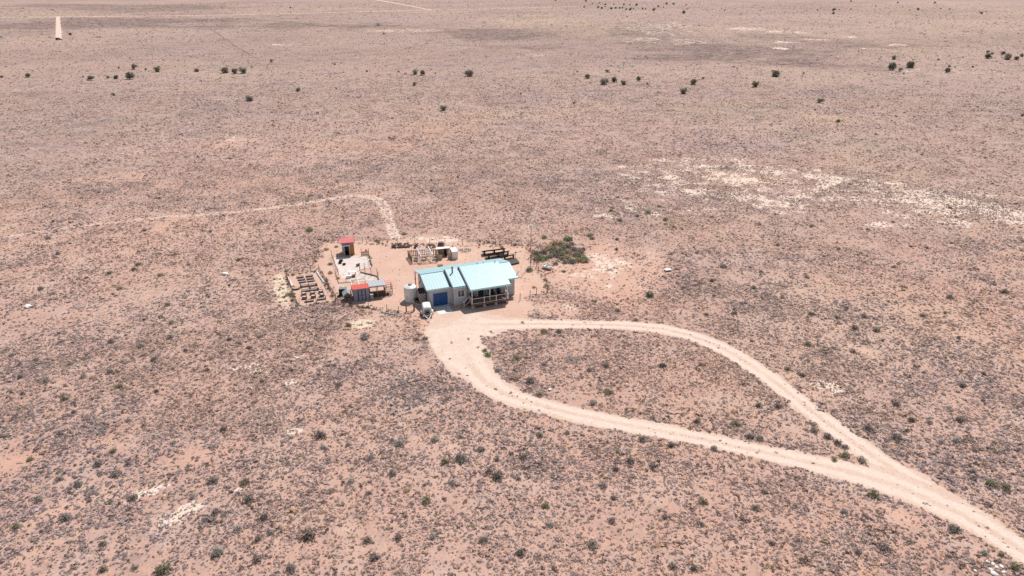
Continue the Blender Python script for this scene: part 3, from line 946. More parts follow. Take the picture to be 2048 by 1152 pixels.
for sx in (-1, 1):
    mb = MB(); mb.tube((sx * .80 - .09, 1.25, .31), (sx * .80 + .09, 1.25, .31), .31, 20); w = mb.build('wheel', M['tyre'], t)
    mb = MB(); mb.tube((sx * .80 - .095, 1.25, .31), (sx * .80 + .095, 1.25, .31), .16, 14); mb.build('rim', M['white'], w)
    mb = MB()
    arc = [(1.25 + .40 * math.cos(R(a)), .31 + .40 * math.sin(R(a))) for a in range(10, 171, 20)]
    for (y0, z0), (y1, z1) in zip(arc[:-1], arc[1:]):
        mb.slab([(sx * .80 - .12, y0, z0 + .02), (sx * .80 + .12, y0, z0 + .02), (sx * .80 + .12, y1, z1 + .02), (sx * .80 - .12, y1, z1 + .02)], .025)
    mb.build('fender', M['white'], t)
p = at(856.3, 636.5); c, s = math.cos(TY), math.sin(TY)
t = thing('truck_canopy', 'rounded white truck canopy with a big window sitting on the flatbed trailer', 'canopy', (p.x - s * 1.45, p.y + c * 1.45, .548), TY)
sec = [(-.66, 0), (-.66, .50), (-.60, .78), (-.48, .93), (0, .98), (.48, .93), (.60, .78), (.66, .50), (.66, 0)]
vs, fs = [], []
for y, sc in ((-.85, .80), (-.78, .93), (-.6, .99), (0, 1.0), (.95, 1.0), (1.05, .93)):
    vs += [(x * (1 if z == 0 else .5 + .5 * sc), y - (0 if z > .3 else 0), z * sc) for x, z in sec]
n = len(sec)
for k in range(5):
    fs += [(k * n + i, k * n + i + 1, (k + 1) * n + i + 1, (k + 1) * n + i) for i in range(n - 1)]
fs += [tuple(range(n - 1, -1, -1)), tuple(range(5 * n, 6 * n))]
MB().add(vs, fs).build('shell', M['white'], t, bevel=.015)
mb = MB(); mb.add([(-.46, -.858, .22), (.46, -.858, .22), (.40, -.858, .62), (-.40, -.858, .62)], [(0, 1, 2, 3)]); mb.add([(-.46, -.872, .22), (.46, -.872, .22), (.40, -.872, .62), (-.40, -.872, .62)], [(0, 1, 2, 3)]); mb.build('window', paint('hazy_window', (.26, .26, .27), .2), t)
MB().b2(.664, .676, -.4, .7, .30, .62).build('side_window', M['glass'], t); MB().b2(-.676, -.664, -.4, .7, .30, .62).build('side_window', M['glass'], t)
t = thing('spare_tyre', 'black spare tyre lying on the front of the flatbed trailer', 'tyre', (p.x - s * .33, p.y + c * .33, .548), TY)
MB().lathe([(.20, .0), (.34, .0), (.36, .06), (.36, .14), (.34, .2), (.20, .2), (.18, .12)], 0, 0, 22).build('tyre', M['tyre'], t)
MB().lathe([(.17, .04), (.17, .12), (.03, .14)], 0, 0, 14).build('rim', M['dark'], t)

# ================================================================== RED ROOFED SHED AND PENS
pl, pr = at(708.8, 603.2), at(739.5, 599.2)
SY = math.atan2(pr.y - pl.y, pr.x - pl.x); SW = (pr - pl).length
t = thing('storage_shed', 'blue grey shed with double doors under a bright red roof', 'shed', pl, SY)
def sl(x, y, z=0):      # shed local to world
    c, s = math.cos(SY), math.sin(SY)
    return Vector((pl.x + x * c - y * s, pl.y + x * s + y * c, z))
MB().prism_x([(0, 0), (2.3, 0), (2.3, 1.62), (0, 2.0)], 0, SW).build('wall', M['shed'], t)
mb = MB(); mb.slab([(-.12, -.16, 2.09), (SW + .08, -.16, 2.09), (SW + .08, 2.45, 1.66), (-.12, 2.45, 1.66)], .05)
for k in range(12):
    x = -.1 + (SW + .16) * k / 11; mb.bar((x, -.16, 2.098), (x, 2.45, 1.668), .03, .03)
mb.build('roof', M['red'], t)
mb = MB(); mb.b2(-.12, SW + .08, -.19, -.162, 1.92, 2.07); mb.build('fascia', M['shed'], t)
dx0 = SW * .30; dw = 1.06
for k in range(2):
    x0 = dx0 + k * dw / 2
    mb = MB(); mb.b2(x0 + .01, x0 + dw / 2 - .01, -.03, -.003, .06, 1.86); d = mb.build('door', M['shed'], t)
    mb = MB()
    for a, b in ((x0 + .01, x0 + .08), (x0 + dw / 2 - .08, x0 + dw / 2 - .01)): mb.b2(a, b, -.05, -.031, .06, 1.86)
    for z in (.06, .90, 1.79): mb.b2(x0 + .082, x0 + dw / 2 - .082, -.048, -.031, z, z + .07)
    mb.build('door_trim', M['navy'], d)
mb = MB(); mb.b2(dx0 - .09, dx0 - .002, -.04, -.002, .02, 1.93); mb.b2(dx0 + dw + .002, dx0 + dw + .09, -.04, -.002, .02, 1.93); mb.b2(dx0 - .09, dx0 + dw + .09, -.045, -.002, 1.932, 2.0)
mb.build('door_frame', M['navy'], t)

t = thing('chest_freezer', 'small white chest standing at the right front corner of the red roofed shed', 'chest', sl(SW + .33, -.05), SY)
MB().box(0, 0, .44, .46, .5, .88).build('body', M['shed'], t, bevel=.015)
MB().box(0, 0, .925, .52, .56, .09).build('lid', M['white'], t, bevel=.015)

t = thing('metal_roofed_pen', 'open animal pen with dark lower panels under a corrugated metal roof', 'pen', sl(SW + .16, .55), SY)
PW, PD = 2.45, 2.1
mb = MB()
prof = []
n = 26
vs = []; fs = []
for k in range(n + 1):
    x = -.05 + (PW + .15) * k / n; dz = .022 * math.cos(k * math.pi)
    vs += [(x, -.25, 2.02 + dz), (x, PD + .2, 1.86 + dz), (x, -.25, 1.99 + dz), (x, PD + .2, 1.83 + dz)]
for k in range(n):
    a, b = k * 4, k * 4 + 4
    fs += [(a, b, b + 1, a + 1), (a + 2, a + 3, b + 3, b + 2), (a, a + 2, b + 2, b), (a + 1, b + 1, b + 3, a + 3)]
MB().add(vs, fs).build('roof', M['galv'], t)
for x in (.04, PW / 2, PW - .04):
    for y in (0, PD): MB().bar((x, y, 0), (x, y, 1.82), .08).build('post', M['wood'], t)
mb = MB()
for y in (0, PD):
    for z in (.95, 1.05, 1.75): mb.bar((.04, y - .05, z), (PW - .04, y - .05, z), .05, .08)
for x in (.04, PW - .04): mb.bar((x, 0, 1.0), (x, PD, 1.0), .05, .08)
mb.build('rail', M['wood'], t)
mb = MB(); mb.b2(.10, PW / 2 - .06, .0, .02, .05, .9); mb.b2(PW / 2 + .06, PW - .1, .0, .02, .05, .9); mb.b2(.05, .07, .1, PD - .1, .05, .9); mb.b2(PW - .07, PW - .05, .1, PD - .1, .05, .9)
mb.build('lower_panel', paint('brown_shade_cloth', (.075, .055, .045), .9, 0, .3), t)
mb = MB(); mb.b2(PW * .55, PW * .9, .5, 1.2, 0, .5); mb.build('nest_box', M['wood'], t)

t = thing('open_frame_pen', 'small timber framed pen with a faded pink roof panel at the end of the pens', 'pen', sl(SW + .16 + PW + .14, .75), SY)
QW, QD = .95, 1.7
for x in (.04, QW - .04):
    for y in (0, QD): MB().bar((x, y, 0), (x, y, 1.72), .07).build('post', M['wood'], t)
mb = MB()
for z in (.55, 1.05, 1.5): mb.bar((.04, -.04, z), (QW - .04, -.04, z), .04, .06); mb.bar((QW, 0, z), (QW, QD, z), .04, .06); mb.bar((.04, QD, z), (QW - .04, QD, z), .04, .06)
mb.bar((.04, -.05, .55), (QW - .04, -.05, 1.5), .04, .05)
mb.build('rail', M['wood'], t)
MB().slab([(-.05, .55, 1.84), (QW + .06, .55, 1.84), (QW + .06, QD + .15, 1.76), (-.05, QD + .15, 1.76)], .035).build('roof', M['pink'], t)
for k, (x, y, r, lab, mt) in enumerate(((.25, .25, .17, 'dark bucket at the foot of the small pink roofed pen', 'black'), (.68, .35, .15, 'pale bucket inside the small pink roofed pen', 'white'))):
    b = thing('bucket', lab, 'bucket', sl(SW + .16 + PW + .14 + x, .75 + y - .3), 0)
    MB().lathe([(r * .8, 0), (r, .32), (r * .9, .32), (r * .72, .05), (.01, .05)], 0, 0, 14).build('pail', M[mt], b)
    MB().path([(-r, 0, .32), (-.6 * r, 0, .46), (.6 * r, 0, .46), (r, 0, .32)], .012, 5).build('handle', M['dark'], b)

t = thing('wire_run', 'low wire run with white rafters directly behind the red roofed shed', 'pen', sl(0, 2.75), SY)
RW, RD = SW, 2.0
for x in (.03, RW - .03):
    for y in (0, RD): MB().bar((x, y, 0), (x, y, 1.5), .06).build('post', M['wood'], t)
mb = MB()
for y in (0, RD): mb.bar((0, y, 1.53), (RW, y, 1.53), .06, .06); mb.bar((0, y, .1), (RW, y, .1), .04, .08)
mb.build('rail', M['wood'], t)
for x in (.02, RW * .5): MB().bar((x, -.1, 1.59), (x, RD + .08, 1.59), .09, .05).build('rafter', M['white'], t)
def wire_panel(mb, p, q, z0, z1, step=.3, w=.008):
    p, q = Vector(p), Vector(q); L = (q - p).length
    n = max(1, int(L / step)); m = max(1, int((z1 - z0) / step))
    for k in range(n + 1):
        c = p.lerp(q, k / n); mb.bar(c + Vector((0, 0, z0)), c + Vector((0, 0, z1)), w)
    for k in range(m + 1):
        z = z0 + (z1 - z0) * k / m; mb.bar(p + Vector((0, 0, z)), q + Vector((0, 0, z)), w)
mb = MB()
wire_panel(mb, (0, RD, 0), (RW, RD, 0), .1, 1.5, .2); wire_panel(mb, (0, 0, 0), (0, RD, 0), .1, 1.5, .2)
for k in range(1, 9): mb.bar((RW * k / 9, 0, 1.56), (RW * k / 9, RD, 1.56), .008)
mb.build('mesh', M['wire'], t)

# black tank and chicken coop
t = ground_thing('black_water_tank', 'square black plastic tank with a grey top beside the chicken coop', 'water tank', 686.5, 589.5, .12)
MB().box(0, 0, .56, 1.15, 1.0, 1.12, 0, .97).build('body', M['black'], t, bevel=.06)
MB().box(0, 0, 1.16, 1.1, .95, .09).build('top', paint('grey_plastic', (.22, .24, .26), .5, 0, .25, 5), t, bevel=.03)
MB().lathe([(.2, 1.205), (.2, 1.28), (.02, 1.29)], .12, .1, 14).build('lid', paint('pale_cap', (.5, .5, .5), .5), t)
MB().lathe([(.30, 0), (.30, .02), (.01, .03)], -.55, -.62, 14).build('drip_tray', M['black'], t)

pl2, pr2 = at(689.7, 604.6), at(703.8, 602.6)
CY = math.atan2(pr2.y - pl2.y, pr2.x - pl2.x); CW = (pr2 - pl2).length
t = thing('chicken_coop', 'little brown chicken coop with a pitched grey roof', 'coop', pl2, CY)
MB().prism_y([(0, .25), (CW, .25), (CW, 1.0), (CW / 2, 1.42), (0, 1.0)], .25, 1.5).build('wall', M['wood'], t)
mb = MB(); mb.slab([(-.14, .1, 1.0), (CW / 2, .1, 1.50), (CW / 2, 1.7, 1.50), (-.14, 1.7, 1.0)], .05); mb.slab([(CW / 2, .1, 1.50), (CW + .14, .1, 1.0), (CW + .14, 1.7, 1.0), (CW / 2, 1.7, 1.50)], .05)
mb.build('roof', M['greyroof'], t)
for x in (.05, CW - .05):
    for y in (.0, 1.45): MB().bar((x, y, 0), (x, y, .95 if y < .1 else .25), .07).build('leg', M['wood'], t)
for x in (CW * .28, CW * .66): MB().b2(x - .14, x + .14, .225, .249, .32, .72).build('hatch', M['inside'], t)  # closed dark panels paint the shade of open hatches
for x in (-.16, CW + .02): MB().b2(x, x + .14, .3, .75, .62, .86).build('nest_box', M['white'], t)
mb = MB(); mb.bar((0, 0, .55), (CW, 0, .55), .05, .05); mb.bar((0, 0, .28), (CW, 0, .28), .05, .05); mb.build('rail', M['wood'], t)

# ================================================================== TALL SHED AT THE BACK
pl3, pr3 = at(685.6, 511.3), at(709.5, 509.2)
BY = math.atan2(pr3.y - pl3.y, pr3.x - pl3.x); BW = (pr3 - pl3).length
def bl(x, y, z=0):
    c, s = math.cos(BY), math.sin(BY); return Vector((pl3.x + x * c - y * s, pl3.y + x * s + y * c, z))
t = thing('tall_shed', 'tall grey shed with a faded red roof and dark open doorway above the pale yard', 'shed', pl3, BY)
wd = .07
mb = MB()
d0, d1 = BW * .17, BW * .56
mb.b2(0, d0, 0, wd, 0, 2.35); mb.b2(d1, BW, 0, wd, 0, 2.35); mb.b2(d0, d1, 0, wd, 1.95, 2.35)
mb.b2(0, wd, wd + .001, 2.2, 0, 2.3); mb.b2(BW - wd, BW, wd + .001, 2.2, 0, 2.3); mb.b2(wd + .001, BW - wd - .001, 2.13, 2.2, 0, 2.3); 
mb.build('wall', paint('pale_shed_siding', (.40, .38, .39), .8, 0, .08, 3, DUST, .3, 0, (6, 6, .5)), t)
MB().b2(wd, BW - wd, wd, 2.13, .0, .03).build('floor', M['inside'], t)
mb = MB(); mb.slab([(-.22, -.30, 2.46), (BW + .12, -.30, 2.46), (BW + .12, 2.5, 2.40), (-.22, 2.5, 2.40)], .06)
for k in range(12): x = -.2 + (BW + .3) * k / 11; mb.bar((x, -.30, 2.468), (x, 2.5, 2.408), .03, .03)
mb.build('roof', M['pinkred'], t)
mb = MB(); mb.b2(-.22, BW + .12, -.33, -.302, 2.28, 2.44); mb.build('fascia', paint('slate_fascia', (.16, .18, .22), .6), t)
mb = MB(); mb.slab([(.05, -.60, 1.98), (BW * .68, -.60, 1.98), (BW * .68, -.003, 2.10), (.05, -.003, 2.10)], .05); mb.build('awning', M['white'], t)
for x in (BW * .2, BW * .62): MB().bar((x, -.54, 0), (x, -.54, 1.93), .07).build('awning_post', M['palewood'], t)
mb = MB(); mb.b2(BW * .62, BW * .62 + .80, -.06, -.012, .05, 1.95)
for z in (.25, 1.0, 1.7): mb.b2(BW * .62 + .04, BW * .62 + .76, -.085, -.061, z, z + .1)
dd = mb.build('door', M['orange'], t)
MB().b2(BW * .62 + .68, BW * .62 + .72, -.11, -.086, .95, 1.1).build('handle', M['dark'], dd)

# picket panel
p, q = at(723.6, 511.6), at(737.4, 510.2)
t = thing('picket_panel', 'short brown picket panel at the top corner of the pale yard', 'fence', p, math.atan2(q.y - p.y, q.x - p.x))
L_ = (q - p).length
mb = MB()
for k in range(9): mb.b2(L_ * k / 8 - .045, L_ * k / 8 + .045, -.02, .01, .05, .82)
mb.build('pickets', M['wood'], t)
mb = MB(); mb.bar((0, .03, .12), (L_, .03, .12), .04, .10); mb.bar((0, .03, .62), (L_, .03, .62), .04, .09); mb.build('rail', M['wood'], t)
for x in (-.05, L_ + .05): MB().bar((x, .04, 0), (x, .04, 1.45 if x < 0 else 1.3), .07).build('post', M['wood'], t)
t = ground_thing('red_can', 'small red can beside the brown picket panel', 'can', 732, 501.5)
MB().lathe([(.17, 0), (.17, .22), (.10, .27), (.02, .28)], 0, 0, 12).build('body', M['red'], t); MB().tube((.08, 0, .26), (.2, 0, .36), .03, 6).build('spout', M['red'], t)

# ================================================================== THINGS IN THE PALE YARD
for (u, v, r, lab) in ((682.2, 522.4, .36, 'black rubber tub nearest the doorway of the tall shed'), (680.3, 527.0, .30, 'black rubber tub at the left edge of the pale yard'), (688.3, 529.6, .30, 'black rubber tub nearest the middle of the pale yard')):
    t = ground_thing('rubber_tub', lab, 'tub', u, v, 0, 'black rubber tubs on the pale yard')
    MB().lathe([(r * .85, .009), (r, .20), (r * 1.04, .22), (r * .95, .22), (r * .8, .05), (.01, .045)], 0, 0, 20).build('tub', M['black'], t)
    MB().lathe([(r * .82, .10), (.01, .11)], 0, 0, 20).build('water', paint('tub_water', (.02, .02, .02), .05), t)
for (u, v, lab) in ((714.4, 532.8, 'dark pot, left of the pair by the pale yard fence'), (718.0, 531.4, 'taller dark pot, right of the pair by the pale yard fence')):
    t = ground_thing('plant_pot', lab, 'pot', u, v, 0, 'dark pots by the pale yard fence')
    MB().lathe([(.12, .009), (.19, .34), (.21, .34), (.21, .39), (.17, .39), (.15, .3), (.01, .3)], 0, 0, 14).build('pot', M['black'], t)
    MB().lathe([(.165, .33), (.01, .36)], 0, 0, 10).build('soil', M['soil'], t)
def table(name, lab, u, v, rz, L, W, h, top, leg, cat='table'):
    t = ground_thing(name, lab, cat, u, v, rz)
    MB().b2(-L / 2, L / 2, -W / 2, W / 2, h - .05, h).build('table_top', top, t, bevel=.01)
    for sx in (-1, 1):
        for sy in (-1, 1): MB().bar((sx * (L / 2 - .08), sy * (W / 2 - .08), .009), (sx * (L / 2 - .08), sy * (W / 2 - .08), h - .051), .05).build('leg', leg, t)
    return t
table('folding_table', 'white table standing on the pale yard above the red roofed shed', 704.8, 551.3, .1, 1.20, .75, .78, M['white'], M['dark'])
table('low_bench', 'low white topped bench beside the white table on the pale yard', 697.5, 556.2, .15, .85, .5, .45, M['white'], M['wood'], 'bench')
t = ground_thing('wooden_stool', 'dark wooden crate tucked under the edge of the white table', 'crate', 707.6, 554.2, .2)
mb = MB()
for k in range(3):
    mb.b2(-.25, .25, -.2, -.18, .05 + k * .13, .15 + k * .13); mb.b2(-.25, .25, .18, .2, .05 + k * .13, .15 + k * .13); mb.b2(-.25, -.23, -.178, .178, .05 + k * .13, .15 + k * .13); mb.b2(.23, .25, -.178, .178, .05 + k * .13, .15 + k * .13)
mb.build('slats', M['wood'], t); MB().b2(-.228, .228, -.178, .178, .03, .05).build('base', M['wood'], t)
t.name = 'wooden_crate'
t = ground_thing('leaning_pole', 'thin dark pole leaning beside the white table', 'pole', 712, 561, 0)
MB().tube((0, 0, .0), (-.32, .55, .9), .025, 6).build('shaft', M['wood'], t)

# ================================================================== FENCES
def fence(name, label, pts, hp=1.15, step=3.0, wires=(.35, .7, 1.05), mat='wire', post_r=.05, mesh_step=0, lean=.04, hcap=None):
    W = [at(u, v) for u, v in pts]
    t = thing(name, label, 'fence', W[0], 0)
    o = W[0]
    posts = []
    for a, b in zip(W[:-1], W[1:]):
        n = max(1, round((b - a).length / step))
        for k in range(n): posts.append(a.lerp(b, k / n))
    posts.append(W[-1])
    tops = []
    rd = random.Random(len(pts) * 7 + int(W[0].x * 10))
    for pnt in posts:
        q = pnt - o; l = Vector((rd.uniform(-lean, lean), rd.uniform(-lean, lean), hp * rd.uniform(.92, 1.08)))
        MB().tube(q, q + l, post_r, 6).build('post', M[mat], t); tops.append((q, l))
    mb = MB()
    for (q, l), (q2, l2) in zip(tops[:-1], tops[1:]):
        for z in wires: mb.bar(q + l * (z / hp), q2 + l2 * (z / hp), .010)
        if mesh_step:
            n = int((q2 - q).length / mesh_step)
            for k in range(1, n): c = q.lerp(q2, k / n); mb.bar(c + Vector((0, 0, .03)), c + Vector((0, 0, max(wires))), .006)
    mb.build('wires', M['wire'], t)
    return t

fence('wire_fence', 'wire fence with thin posts along the back edge of the yard', [(630, 526), (637, 500), (650, 482.5), (690, 485), (760, 486.5), (830, 489), (890, 489), (960, 491), (1054, 492)], 1.2, 3.4)
fence('wire_fence', 'wire fence with thin posts beside the thicket and the white boat', [(1057, 494), (1066, 512), (1077, 545), (1090, 560), (1095, 585), (1073, 590), (1060, 596), (1040, 601)], 1.25, 2.6)
fence('wire_fence', 'wire fence with thin posts along the front of the yard up to the gate', [(672, 603), (700, 612), (737, 614.5), (774, 622.5), (797, 626), (812, 624.5)], 1.2, 2.6)
fence('garden_fence', 'tall wire fence enclosing the garden of planters', [(573, 552), (605, 547), (637.6, 542), (649, 562), (660, 582), (671.8, 602.6), (633, 608), (594.5, 612.7), (584, 584), (573, 552)], 1.25, 1.7, (.1, .4, .7, 1.0, 1.2), 'wire', .045, .35)
fence('pale_yard_fence', 'wire fence with dark posts round the pale yard', [(664, 515), (690, 513)], 1.25, 1.6, (.1, .5, .9, 1.2), 'wire', .05, .3)
fence('pale_yard_fence', 'dark post fence down the right side of the pale yard', [(737.5, 511), (740, 523), (742.8, 534.7), (729, 537.5), (720, 539.5)], 1.1, 1.6, (.1, .4, .8, 1.05), 'wire', .045, .25)
fence('pale_yard_fence', 'fence of tall thin posts beside the log rail of the pale yard', [(720.5, 548), (731, 552), (743, 552.5), (755, 553), (757, 560)], 1.5, 1.3, (.1, .5, .9, 1.4), 'wire', .045, 0)
fence('pale_yard_fence', 'low wire fence down the left side of the pale yard', [(664, 515), (668, 525), (672, 538), (677, 549)], 1.0, 1.4, (.1, .5, .9), 'palewood', .045, .3)
t = thing('log_rail', 'heavy brown log rail slanting across the lower corner of the pale yard', 'rail', at(722, 545.5), 0)
o = at(722, 545.5); q = at(754, 553.5) - o
mb = MB(); mb.tube((0, 0, .12), q * .5 + Vector((0, 0, .12)), .10, 8, .11); mb.tube(q * .5 + Vector((.0, .03, .13)), q + Vector((0, 0, .12)), .11, 8, .09); mb.tube(q + Vector((0, 0, .12)), at(757.3, 560) - o + Vector((0, 0, .12)), .09, 8)
mb.build('log', M['wood'], t)
t = thing('edging_rail', 'thin brown edging frame marking the bare plot left of the white table', 'rail', at(671, 546.5), 0)
o = at(671, 546.5)
mb = MB(); P = [(671, 546.5), (677.6, 567), (706.5, 564.5)]
W = [at(u, v) - o for u, v in P]
mb.tube(W[0] + Vector((0, 0, .10)), W[1] + Vector((0, 0, .10)), .05, 6); mb.tube(W[1] + Vector((0, 0, .10)), W[2] + Vector((0, 0, .10)), .05, 6)
mb.tube(W[0], W[0] + Vector((0, 0, .6)), .04, 6)
mb.build('pole', M['wood'], t)

# gates
def tube_gate(label, pa, pb, h, mat, thick=.035, second=.06):
    a, b = at(*pa), at(*pb); rz = math.atan2(b.y - a.y, b.x - a.x); L = (b - a).length
    t = thing('gate', label, 'gate', a, rz)
    mb = MB(); mb.tube((0, 0, .06), (0, 0, h), thick, 8); mb.tube((L, 0, .06), (L, 0, h), thick, 8)
    for z in (h - .03, h * .68, .12): mb.tube((0, 0, z), (L, 0, z), thick * .8, 8)
    mb.build('frame', M[mat], t)
    MB().bar((L + .10, .03, 0), (L + .10, .03, h + .05), second * 2).build('post', M['wood'], t)
    MB().tube((-.09, 0, 0), (-.09, 0, h + .05), .045, 7).build('hinge_post', M[mat], t)
    return t
tube_gate('open tube gate with a thick brown post left of the flatbed trailer', (813.6, 624.6), (827.4, 622.0), 1.3, 'wire', .04, .09)
a = at(658, 577.5); b = at(653.5, 566)
t = thing('gate', 'dark framed gate leaning open at the side of the garden', 'gate', a, math.atan2(b.y - a.y, b.x - a.x))
L_ = (b - a).length
mb = MB(); mb.bar((0, 0, .1), (0, 0, 1.15), .06); mb.bar((L_, 0, .1), (L_, 0, 1.15), .06); mb.bar((0, 0, 1.15), (L_, 0, 1.15), .06); mb.bar((0, 0, .1), (L_, 0, .1), .06); mb.bar((0, 0, .1), (L_, 0, 1.15), .05)
mb.build('frame', M['dark'], t)

# ================================================================== GARDEN PLANTERS
def planter(kind, u, v, L, W, h, label, soil='soil', rz=.33, group='tin planters in the fenced garden'):
    t = ground_thing('planter', label, 'planter', u, v, rz, group)
    mb = MB()
    n = 26 if kind != 'rect' else 8
    def ring(f, z):
        out = []
        for i in range(n):
            a = 2 * math.pi * i / n
            if kind == 'round': x, y = L / 2 * math.cos(a), L / 2 * math.sin(a)
            elif kind == 'rect':
                cx = (L / 2, W / 2 - .06), (L / 2 - .06, W / 2), (-L / 2 + .06, W / 2), (-L / 2, W / 2 - .06), (-L / 2, -W / 2 + .06), (-L / 2 + .06, -W / 2), (L / 2 - .06, -W / 2), (L / 2, -W / 2 + .06)
                x, y = cx[i]
            else:
                r = W / 2; x, y = r * math.cos(a), r * math.sin(a)
                x += (L / 2 - r) * (1 if math.cos(a) > 0.001 else (-1 if math.cos(a) < -.001 else 0))
            k = (math.hypot(x, y) - .035) / max(.01, math.hypot(x, y)) if f else 1
            out.append((x * k, y * k, z))
        return out
    R0, R1, R2, R3 = ring(0, .0), ring(0, h), ring(1, h), ring(1, h * .70)
    vs = R0 + R1 + R2 + R3
    fs = [(k * n + i, k * n + (i + 1) % n, (k + 1) * n + (i + 1) % n, (k + 1) * n + i) for k in range(3) for i in range(n)]
    mb.add(vs, fs); mb.build('tub', M['tin'], t)
    MB().add(ring(1, h * .82), [tuple(range(n))]).build('soil', M[soil], t)
    return t
side = ['left', 'right']
for i, (u, v) in enumerate(((600.4, 555.2), (603, 560.2), (605.6, 564.8))):
    planter('oval', u, v, 1.18, .50, .24, ['topmost long tin planter of the left column in the garden', 'middle long tin planter of the upper left column in the garden', 'lowest long tin planter of the upper left column in the garden'][i])
for i, (u, v) in enumerate(((618.7, 553.0), (620.6, 557.9), (622.3, 562.8))):
    planter('oval', u, v, 1.18, .50, .24, ['topmost long tin planter of the right column in the garden', 'middle long tin planter of the upper right column in the garden', 'netted long tin planter lowest in the upper right column'][i])
planter('oval', 592.7, 578.8, .98, .62, .30, 'single oval tin planter by the left fence of the garden', 'palesoil')
for i, (u, v, L) in enumerate(((609.2, 573.4, 1.35), (624.6, 571.6, 1.35), (611.6, 582.6, 1.3), (628.2, 580.4, 1.35))):
    planter('rect', u, v, L, .56, .26, ['left planter of the upper trellised pair across the garden', 'right planter of the upper trellised pair across the garden', 'left planter of the lower trellised pair across the garden', 'right planter of the lower trellised pair across the garden'][i])
RL = ['upper round planter in the left column of the garden', 'upper round planter in the middle column of the garden', 'upper round planter in the right column of the garden', 'lower round planter in the left column of the garden', 'lower round planter in the middle column of the garden', 'lower round planter in the right column of the garden']
for i, (u, v) in enumerate(((608, 590), (625.4, 588.2), (642.2, 585.4), (609.3, 597.2), (627.2, 595.0), (644.2, 592.2))):
    planter('round', u, v, .76, .76, .44, RL[i], 'palesoil')
planter('rect', 618.7, 603.0, 1.32, .55, .25, 'long planter at the bottom edge of the garden, left one')
planter('rect', 642.8, 599.0, 1.25, .5, .25, 'long planter at the bottom right corner of the garden')
for i, (u, v) in enumerate(((602.3, 575.5), (633.2, 571.2), (636.5, 579.6), (620.5, 578.8))):
    t = ground_thing('plant_pot', ['dark pot at the left end of the upper trellised planters', 'dark pot at the right end of the upper trellised planters', 'dark pot at the right end of the lower trellised planters', 'dark pot between the two lower trellised planters'][i], 'pot', u, v, 0, 'dark pots between the trellised planters')
    MB().lathe([(.13, 0), (.18, .30), (.15, .30), (.12, .2), (.01, .2)], 0, 0, 12).build('pot', M['black'], t); MB().lathe([(.145, .22), (.01, .25)], 0, 0, 10).build('soil', M['soil'], t)
def trellis(label, pa, pb, h):
    a, b = at(*pa), at(*pb); t = thing('trellis', label, 'trellis', a, math.atan2(b.y - a.y, b.x - a.x), 'garden trellises'); L = (b - a).length
    for x in (0, L / 2, L): MB().bar((x, 0, 0), (x, 0, h), .05).build('post', M['wood'], t)
    mb = MB()
    for z in (h * .5, h - .05): mb.bar((0, 0, z), (L, 0, z), .02)
    mb.build('wires', M['wire'], t)
trellis('thin post trellis over the upper pair of long garden planters', (602.5, 577), (633, 573.3), 1.05)
trellis('thin post trellis over the lower pair of long garden planters', (604.8, 586.6), (636.5, 582.3), 1.05)
for lab, P in (('curved white pipe lying along the left fence of the garden', ((575, 554), (577.5, 560), (581, 567), (585, 574))), ('long curved white pipe lying along the right fence of the garden', ((633.6, 544.6), (638, 551.5), (643, 558.5), (648.6, 565.5)))):
    o = at(*P[0]); t = thing('white_pipe', lab, 'pipe', o, 0)
    W = [at(u, v) - o + Vector((0, 0, .13)) for u, v in P]
    MB().path(W, .13, 10).build('pipe', M['white'], t)
t = ground_thing('white_pipe', 'short white pipe lying beside the end of the long curved pipe', 'pipe', 644.5, 563.2, 0)
q = at(648, 566.3) - at(644.5, 563.2); MB().tube((0, 0, .10), (q.x, q.y, .10), .10, 10).build('pipe', M['white'], t)

o = at(762.5, 624.9); q = at(794.5, 630.6) - o
t = thing('blue_pipe', 'long pale blue pipe lying on the ground outside the front fence', 'pipe', o, 0)
MB().path([(0, 0, .09), q * .5 + Vector((0, -.06, .09)), q + Vector((0, 0, .09))], .10, 10).build('pipe', M['bluepipe'], t)

# ================================================================== PICKET PEN, FRAME, SHELTER
A_, B_, C_, D_ = at(825, 527.6), at(876, 525.0), at(874.5, 511), at(816, 514)
rz = math.atan2(B_.y - A_.y, B_.x - A_.x)
t = thing('slatted_pen', 'weathered pen of upright slats around the white timber frame', 'pen', A_, 0)
def slat_panel(name, p, q, h, parent, pitch=.22, w=.12, mat='wood'):
    p, q = p - A_, q - A_
    mb = MB(); L = (q - p).length; n = int(L / pitch); rz = math.atan2(q.y - p.y, q.x - p.x)
    for k in range(n + 1):
        c = p.lerp(q, k / n); hh = h * random.uniform(.93, 1.04); mb.box(c.x, c.y, hh / 2 + .03, w, .03, hh, rz)
    up = Vector((0, 0, 1))
    mb.bar(p + up * (h * .85), q + up * (h * .85), .05, .09); mb.bar(p + up * .25, q + up * .25, .05, .09)
    mb.build(name, M[mat], parent)
slat_panel('left_panel', A_, D_, 1.25, t); 
slat_panel('back_panel', D_ + Vector((.1, 0, 0)), C_, 1.25, t, .3, .13)
slat_panel('right_panel', C_ + Vector((0, -.1, 0)), B_ + Vector((0, .3, 0)), 1.2, t, .32, .10, 'palewood')
mb = MB(); p0 = A_ - A_; p1 = B_ - A_
for z in (.12, .7): mb.bar(p0 + Vector((0.1, 0, z)), p1 + Vector((0, 0, z)), .05, .05)
for k in range(5): c = p0.lerp(p1, (k + .5) / 5); mb.bar(c, c + Vector((0, 0, .9)), .06)
mb.build('front_rail', M['palewood'], t)
mb = MB(); wire_panel(mb, p0, p1, .1, .9, .25); mb.build('mesh', M['wire'], t)
ZF = 1.95
